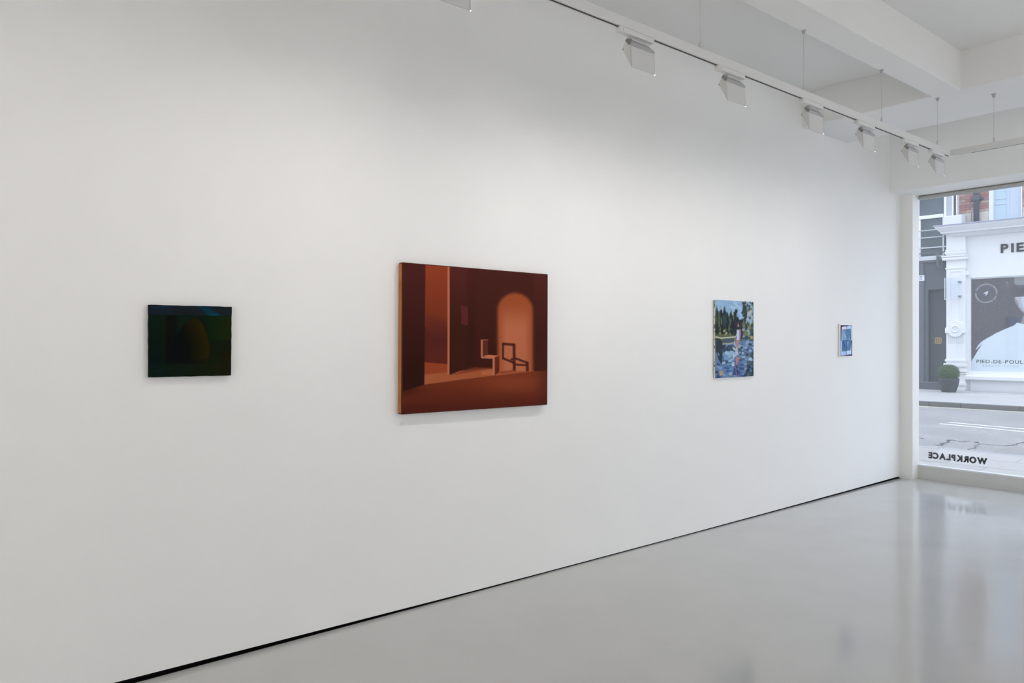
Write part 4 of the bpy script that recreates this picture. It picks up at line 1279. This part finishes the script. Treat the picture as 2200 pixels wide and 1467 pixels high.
while z < 6.25:
    brick_row(ubl + .005, ubr - .005, z, (i % 2) * .5)
    brick_row(uw1 + .005, uw1 + .62, z, ((i + 1) % 2) * .5)
    z += bh + jt; i += 1
# stone band, in separate blocks
for a, c in ((ubl, ubr), (uw1, uw1 + .9)):
    u = a
    while u < c - .05:
        ln = min(rb.uniform(.3, .48), c - u)
        MB().box((u + .004, VB - .03, hz0 + .05), (u + ln - .004, VB + .02, z_st1)).build('stone_block', M['stone'], house, bevel=.008)
        u += ln
# sash window
wl_, wr_ = su(2124.5, VB), su(2196.6, VB)
zbw = hz0 + .1
sf = MB().box((wl_, VB - .02, zbw), (wl_ + .105, VB + .10, 7.35)).build('window_frame', M['sash_white'], house, bevel=.008)
MB().box((wr_ - .03, VB - .01, zbw), (wr_, VB + .10, 7.35)).build('window_frame', M['sash_white'], house, bevel=.006).parent = house
MB().box((wl_ + .105, VB + .05, zbw), (wr_ - .03, VB + .06, 7.35)).build('pane', M['blue_pane'], house)
um1 = su(2164, VB + .04)
MB().box((um1, VB + .035, zbw), (um1 + .045, VB + .052, 7.35)).build('reflected_bar', M['blind_reflection'], house)  # bars here and below stand for frame reflections in the pane
MB().box((um1 + .045, VB + .043, zbw), (wr_ - .03, VB + .05, 7.35)).build('blind', M['blind_reflection'], house)
for yy in (426.5, 438):
    zz = sz(2148, yy, VB + .04)
    MB().box((wl_ + .14, VB + .038, zz - .018), (um1, VB + .052, zz + .018)).build('reflected_bar', M['blind_reflection'], house)
# downpipe
ud = su(2097.2, VB - .12)
dp = MB().tube([(ud, VB - .10, zc_tt - .004), (ud, VB - .10, 7.35)], .068, 16).build('downpipe', M['pipe'], house, smooth=True)
zj = sz(2097, 426.5, VB - .1)
MB().tube([(ud, VB - .10, zj - .075), (ud, VB - .10, zj - .05), (ud, VB - .10, zj + .06), (ud, VB - .10, zj + .075)], [.075, .088, .088, .08], 16).build('pipe_collar', M['pipe'], house, smooth=True).parent = dp
MB().box((ud - .15, VB - .06, zj - .035), (ud + .15, VB - .02, zj + .03)).build('pipe_bracket', M['pipe'], house, bevel=.006).parent = dp

# ------------------------------------------------------------------ grey house on the left
VG = VF + .06
U0 = -8.5
gh = thing('grey_house', 'dark grey painted house front with a recessed doorway, left of the white pilaster', 'house', (U0, VG, ZP), street=True)
ug1 = UL - .002
z_wb = sz(2000, 556, VG)        # foot of the window strip
d0 = su(1994.3, VG); z_dt = sz(1994.3, 622.5, VG); z_pl = sz(2000, 820, VG)
MB().box((U0, VG, z_dt), (ug1, VG + .35, z_wb)).build('render_wall', M['grey_wall'], gh)
MB().box((U0, VG, ZP), (d0, VG + .35, z_dt)).build('render_wall', M['grey_wall'], gh)
MB().box((U0, VG - .035, ZP), (su(1985.5, VG), VG + .02, z_wb - .1)).build('pier', M['grey_wall_side'], gh, bevel=.01)
MB().box((d0, VG + .14, ZP), (ug1, VG + .3, z_dt)).build('door_panel', M['grey_door'], gh)
MB().box((U0, VG - .06, ZP), (UL - .0, VG + .02, z_pl - .03)).build('plinth', M['grey_plinth'], gh)
MB().box((U0, VG - .075, z_pl - .03), (UL - .0, VG + .02, z_pl)).build('plinth_capping', M['rail_grey'], gh, bevel=.006)
MB().box((U0, VG - .05, z_wb - .11), (ug1, VG + .02, z_wb - .045)).build('string_course', M['grey_plinth'], gh, bevel=.01)
MB().box((U0, VG + .02, 7.3), (ug1 + .25, VG + .4, 10.5)).build('render_wall', M['grey_wall_side'], gh)  # unseen upper wall added to keep a sky streak off the floor
# window strip above
VW = VG + .08
MB().box((U0, VG - .07, z_wb - .045), (ug1, VG + .1, z_wb)).build('window_sill', M['rail_white'], gh, bevel=.008)
zt_ = sz(2000, 466.5, VW)
wf = MB().box((U0, VW, z_wb), (ug1 + .05, VW + .05, 7.35)).build('dark_pane', M['dark_pane'], gh)
fr_l = su(1977, VW)
MB().box((fr_l - .05, VW - .04, z_wb), (fr_l + .022, VW + .02, zt_)).build('window_frame', M['sash_white'], gh, bevel=.005)
MB().box((fr_l - .08, VW - .04, zt_), (fr_l - .015, VW + .02, 7.35)).build('window_frame', M['sash_white'], gh, bevel=.005)
MB().box((U0, VW - .06, zt_ - .045), (su(2028, VW) , VW + .02, zt_ + .055)).build('transom', M['sash_white'], gh, bevel=.01)
MB().box((U0, VW - .04, z_wb), (su(2030, VW), VW + .02, z_wb + .085)).build('bottom_rail', M['sash_white'], gh, bevel=.008)
fr_r = su(2027.5, VW)
MB().box((fr_r - .02, VW - .04, z_wb), (fr_r + .02, VW + .02, zt_)).build('window_frame', M['sash_white'], gh, bevel=.004)
a = su(2029, VW); b2 = su(2034.2, VW); c_ = su(2046.2, VW); d_ = su(2049.5, VW); e_ = su(2055, VW); f_ = su(2056.6, VW)
MB().box((a, VW - .05, zt_ - .05), (b2, VW + .02, 7.35)).build('window_frame', M['sash_white'], gh, bevel=.006)
MB().box((b2, VW - .03, zt_ - .05), (c_, VW + .02, 7.35)).build('pale_panel', M['pale_panel'], gh)
MB().box((c_, VW - .05, zt_ - .05), (d_, VW + .02, 7.35)).build('window_frame', M['sash_white'], gh, bevel=.006)
MB().box((d_, VW - .02, zt_ - .05), (e_, VW + .02, 7.35)).build('dark_strip', M['grey_wall'], gh)
MB().box((e_, VW - .05, zt_ - .05), (f_, VW + .25, 7.35)).build('window_frame', M['sash_white'], gh, bevel=.004)
# guard rails in front of the window
VR = VG - .12
for (y0_, x1_, y1_), m, r0 in (((496.2, 2015, 491.4), 'rail_white', .016), ((512.6, 2027, 506.2), 'rail_white', .018), ((533.6, 2033, 529.0), 'rail_white', .020), ((545.2, 2031, 540.6), 'rail_grey', .014)):
    zz = sz(2000, (y0_ + y1_) / 2 + .5, VR)
    MB().tube([(U0, VR, zz), (su(x1_, VR), VR, zz)], r0, 10).build('guard_rail', M[m], gh, smooth=True)
ur = su(2014, VR)
MB().box((ur - .03, VR - .01, sz(2014, 564, VR)), (ur + .03, VR + .03, sz(2014, 541, VR))).build('rail_bracket', M['rail_grey'], gh, bevel=.006)
MB().tube([(su(2020, VR), VR, sz(2020, 549, VR)), (su(2033, VR), VR, sz(2033, 534, VR))], .007, 6).build('rail_stay', M['rail_grey'], gh)

# loop of cable hanging from the bracket
uc0, vc0 = su(2019, VR), VR - .01
cab = thing('cable_coil', 'dark coil of cable hanging under the guard rail left of the pilaster', 'cable', (uc0, VR, sz(2019, 552, VR)), street=True)
for k, dx in enumerate((-.03, .0, .03)):
    P = []
    zt2, zb2 = sz(2019, 551, VR) - .0, sz(2019, 574 + k, VR)
    for s in range(21):
        th = 2 * math.pi * s / 20
        P.append((uc0 + dx + .045 * math.sin(th), vc0 - .012 * k, (zt2 + zb2) / 2 + (zt2 - zb2) / 2 * math.cos(th)))
    MB().tube(P, .009, 6).build('loop', M['rail_grey'], cab, smooth=True)

# gold sign with an H on the doorway panel
VD = VG + .14
ua, ub = su(2008.6, VD), su(2023.4, VD); z0_, z1_ = sz(2016, 739.5, VD), sz(2016, 723.6, VD)
sign = thing('door_sign', 'small square gold sign with a dark letter H on the grey doorway', 'sign', ((ua + ub) / 2, VD, z0_), street=True)
mb = MB(); cxs = .045
mb.prism([(ua, z0_ + cxs), (ua + cxs * .6, z0_ + .01), (ub - cxs * .6, z0_ + .01), (ub, z0_ + cxs), (ub, z1_ - cxs), (ub - cxs * .6, z1_ - .01), (ua + cxs * .6, z1_ - .01), (ua, z1_ - cxs)], VD - .018, VD, 1)
mb.build('plate', M['gold'], sign, bevel=.004)
wS, hS = ub - ua, z1_ - z0_
mb = MB()
for f0_, f1_ in ((.17, .27), (.73, .83)): mb.box((ua + wS * f0_, VD - .024, z0_ + hS * .12), (ua + wS * f1_, VD - .017, z0_ + hS * .88))
mb.box((ua + wS * .27, VD - .024, z0_ + hS * .46), (ua + wS * .73, VD - .017, z0_ + hS * .54))
mb.build('letter', M['grey_door'], sign)
for fz in (.26, .74):
    mb = MB(); mb.prism([(ua + wS * .5 + .018 * math.cos(2 * math.pi * k / 8), z0_ + hS * fz + .02 * math.sin(2 * math.pi * k / 8)) for k in range(8)], VD - .022, VD - .017, 1)
    mb.build('letter_dot', M['grey_wall'], sign)

# number plate at the edge of the window
VN = VG - .035
na, nb = su(1968, VN), su(1986.2, VN); nz0, nz1 = sz(1980, 603.2, VN), sz(1980, 591.2, VN)
npl = thing('number_plate', 'white and blue number plate on the grey pier beside window edge', 'sign', ((na + nb) / 2, VN, nz0), street=True)
MB().box((na, VN - .012, nz0), (nb, VN, nz1)).build('plate', M['letter_white'], npl, bevel=.003)
MB().box((na + .035, VN - .015, nz0 + .035), (nb - .035, VN - .011, nz1 - .03)).build('blue_field', M['sign_blue'], npl)
capN, _ = text_mesh('1', .02)
cur = su(1974.2, VN) - .005
for ch, wch in (('6', .068), ('1', .036)):
    V, Fc = text_mesh(ch, .03); x0_ = V[:, 0].min(); kx_ = wch / np.ptp(V[:, 0]); y0_ = V[:, 1].min(); kz_ = (nz1 - nz0 - .082) / np.ptp(V[:, 1])
    mb = MB(); c0 = cur
    solid_text(mb, V, Fc, lambda x, y: (c0 + (x - x0_) * kx_, VN - .0175, nz0 + .043 + (y - y0_) * kz_), (0, .0025, 0))
    mb.build('letter', M['letter_white'], npl); cur += wch + .012

# clear projecting panel on the pilaster
VS = VP_ - .16
ps = thing('perspex_sign', 'clear perspex sign panel on brackets in front of the white pilaster', 'sign', (su(2046, VS), VP_, sz(2046, 643, VS)), street=True)
pa0, pa1 = su(2029.6, VS), su(2064.5, VS); pz0, pz1 = sz(2046, 642.8, VS), sz(2046, 596, VS)
MB().box((pa0, VS, pz0), (pa1, VS + .012, pz1)).build('panel', M['perspex'], ps)
MB().box((pa0 - .008, VS - .004, pz0), (pa0 + .012, VS + .02, pz1)).build('edge_strip', M['rail_white'], ps, bevel=.003)
MB().box((pa0, VS - .004, pz0 - .008), (pa1, VS + .02, pz0 + .01)).build('edge_strip', M['rail_white'], ps, bevel=.003)
for yy in (605, 636):
    zz = sz(2060, yy, VS); xx = su(2060, VS)
    MB().box((xx - .03, VS + .012, zz - .03), (xx + .03, VP_ , zz + .02)).build('bracket', M['letter_grey'], ps, bevel=.006)

# ------------------------------------------------------------------ clipped box ball in a pot
d = gz(2038, 842.5, ZP)
pu, pv = float(d[0]), float(d[1])
pvd = FPX / float((STREET_O + EU * pu + EV * pv - CAM) @ DIR)      # px per metre there
pot_h = 43.5 / pvd; pot_r = 20.2 / pvd
pt = thing('potted_box_ball', 'clipped round box bush in a dark grey rounded pot before the white pilaster', 'potted plant', (pu, pv, ZP), street=True)
prof = [(pot_r * .62, 0), (pot_r * .66, .01), (pot_r * .80, pot_h * .18), (pot_r * .93, pot_h * .4), (pot_r * 1.0, pot_h * .62), (pot_r * .985, pot_h * .70), (pot_r * .90, pot_h * .70), (pot_r * .88, pot_h * .60)]
pot_h2 = pot_h * .70
MB().lathe(prof, (pu, pv, ZP), 40).build('pot', M['pot'], pt, smooth=True)
MB().lathe([(pot_r * .2, pot_h * .56), (pot_r * .89, pot_h * .58)], (pu, pv, ZP), 24).build('soil', M['soil'], pt)
br_ = 22.0 / pvd; bcz = ZP + pot_h2 + br_ * .50
core = MB()
segs = []
for k in range(9):
    ph_ = -math.pi / 2 + math.pi * k / 8
    segs.append((max(br_ * .84 * math.cos(ph_), .001), br_ * .72 * math.sin(ph_)))
core.lathe(segs, (pu, pv, bcz), 20).build('foliage_core', M['leaf'][0], pt, smooth=True)
for mi in range(3):
    V_, F_ = [], []
    for _ in range(1500):
        z_ = RNG.uniform(-.8, 1); th = RNG.uniform(0, 2 * math.pi); rr_ = math.sqrt(max(0, 1 - z_ * z_)) 
        nrm = np.array([rr_ * math.cos(th), rr_ * math.sin(th), z_])
        q = np.array([pu, pv, bcz]) + nrm * np.array([br_, br_, br_ * .86]) * RNG.uniform(.86, 1.0)
        a1 = np.cross(nrm, RNG.normal(0, 1, 3)); a1 /= np.linalg.norm(a1) + 1e-9
        a2 = np.cross(nrm, a1) + nrm * RNG.uniform(-.6, .9)
        s = .011 * RNG.uniform(.7, 1.3)
        n = len(V_); V_ += [q - a1 * s * .5, q + a2 * s, q + a1 * s * .5, q - a2 * s]; F_ += [(n, n + 1, n + 2), (n, n + 2, n + 3)]
    MB().add(V_, F_).build('leaves', M['leaf'][mi], pt, kind='stuff')
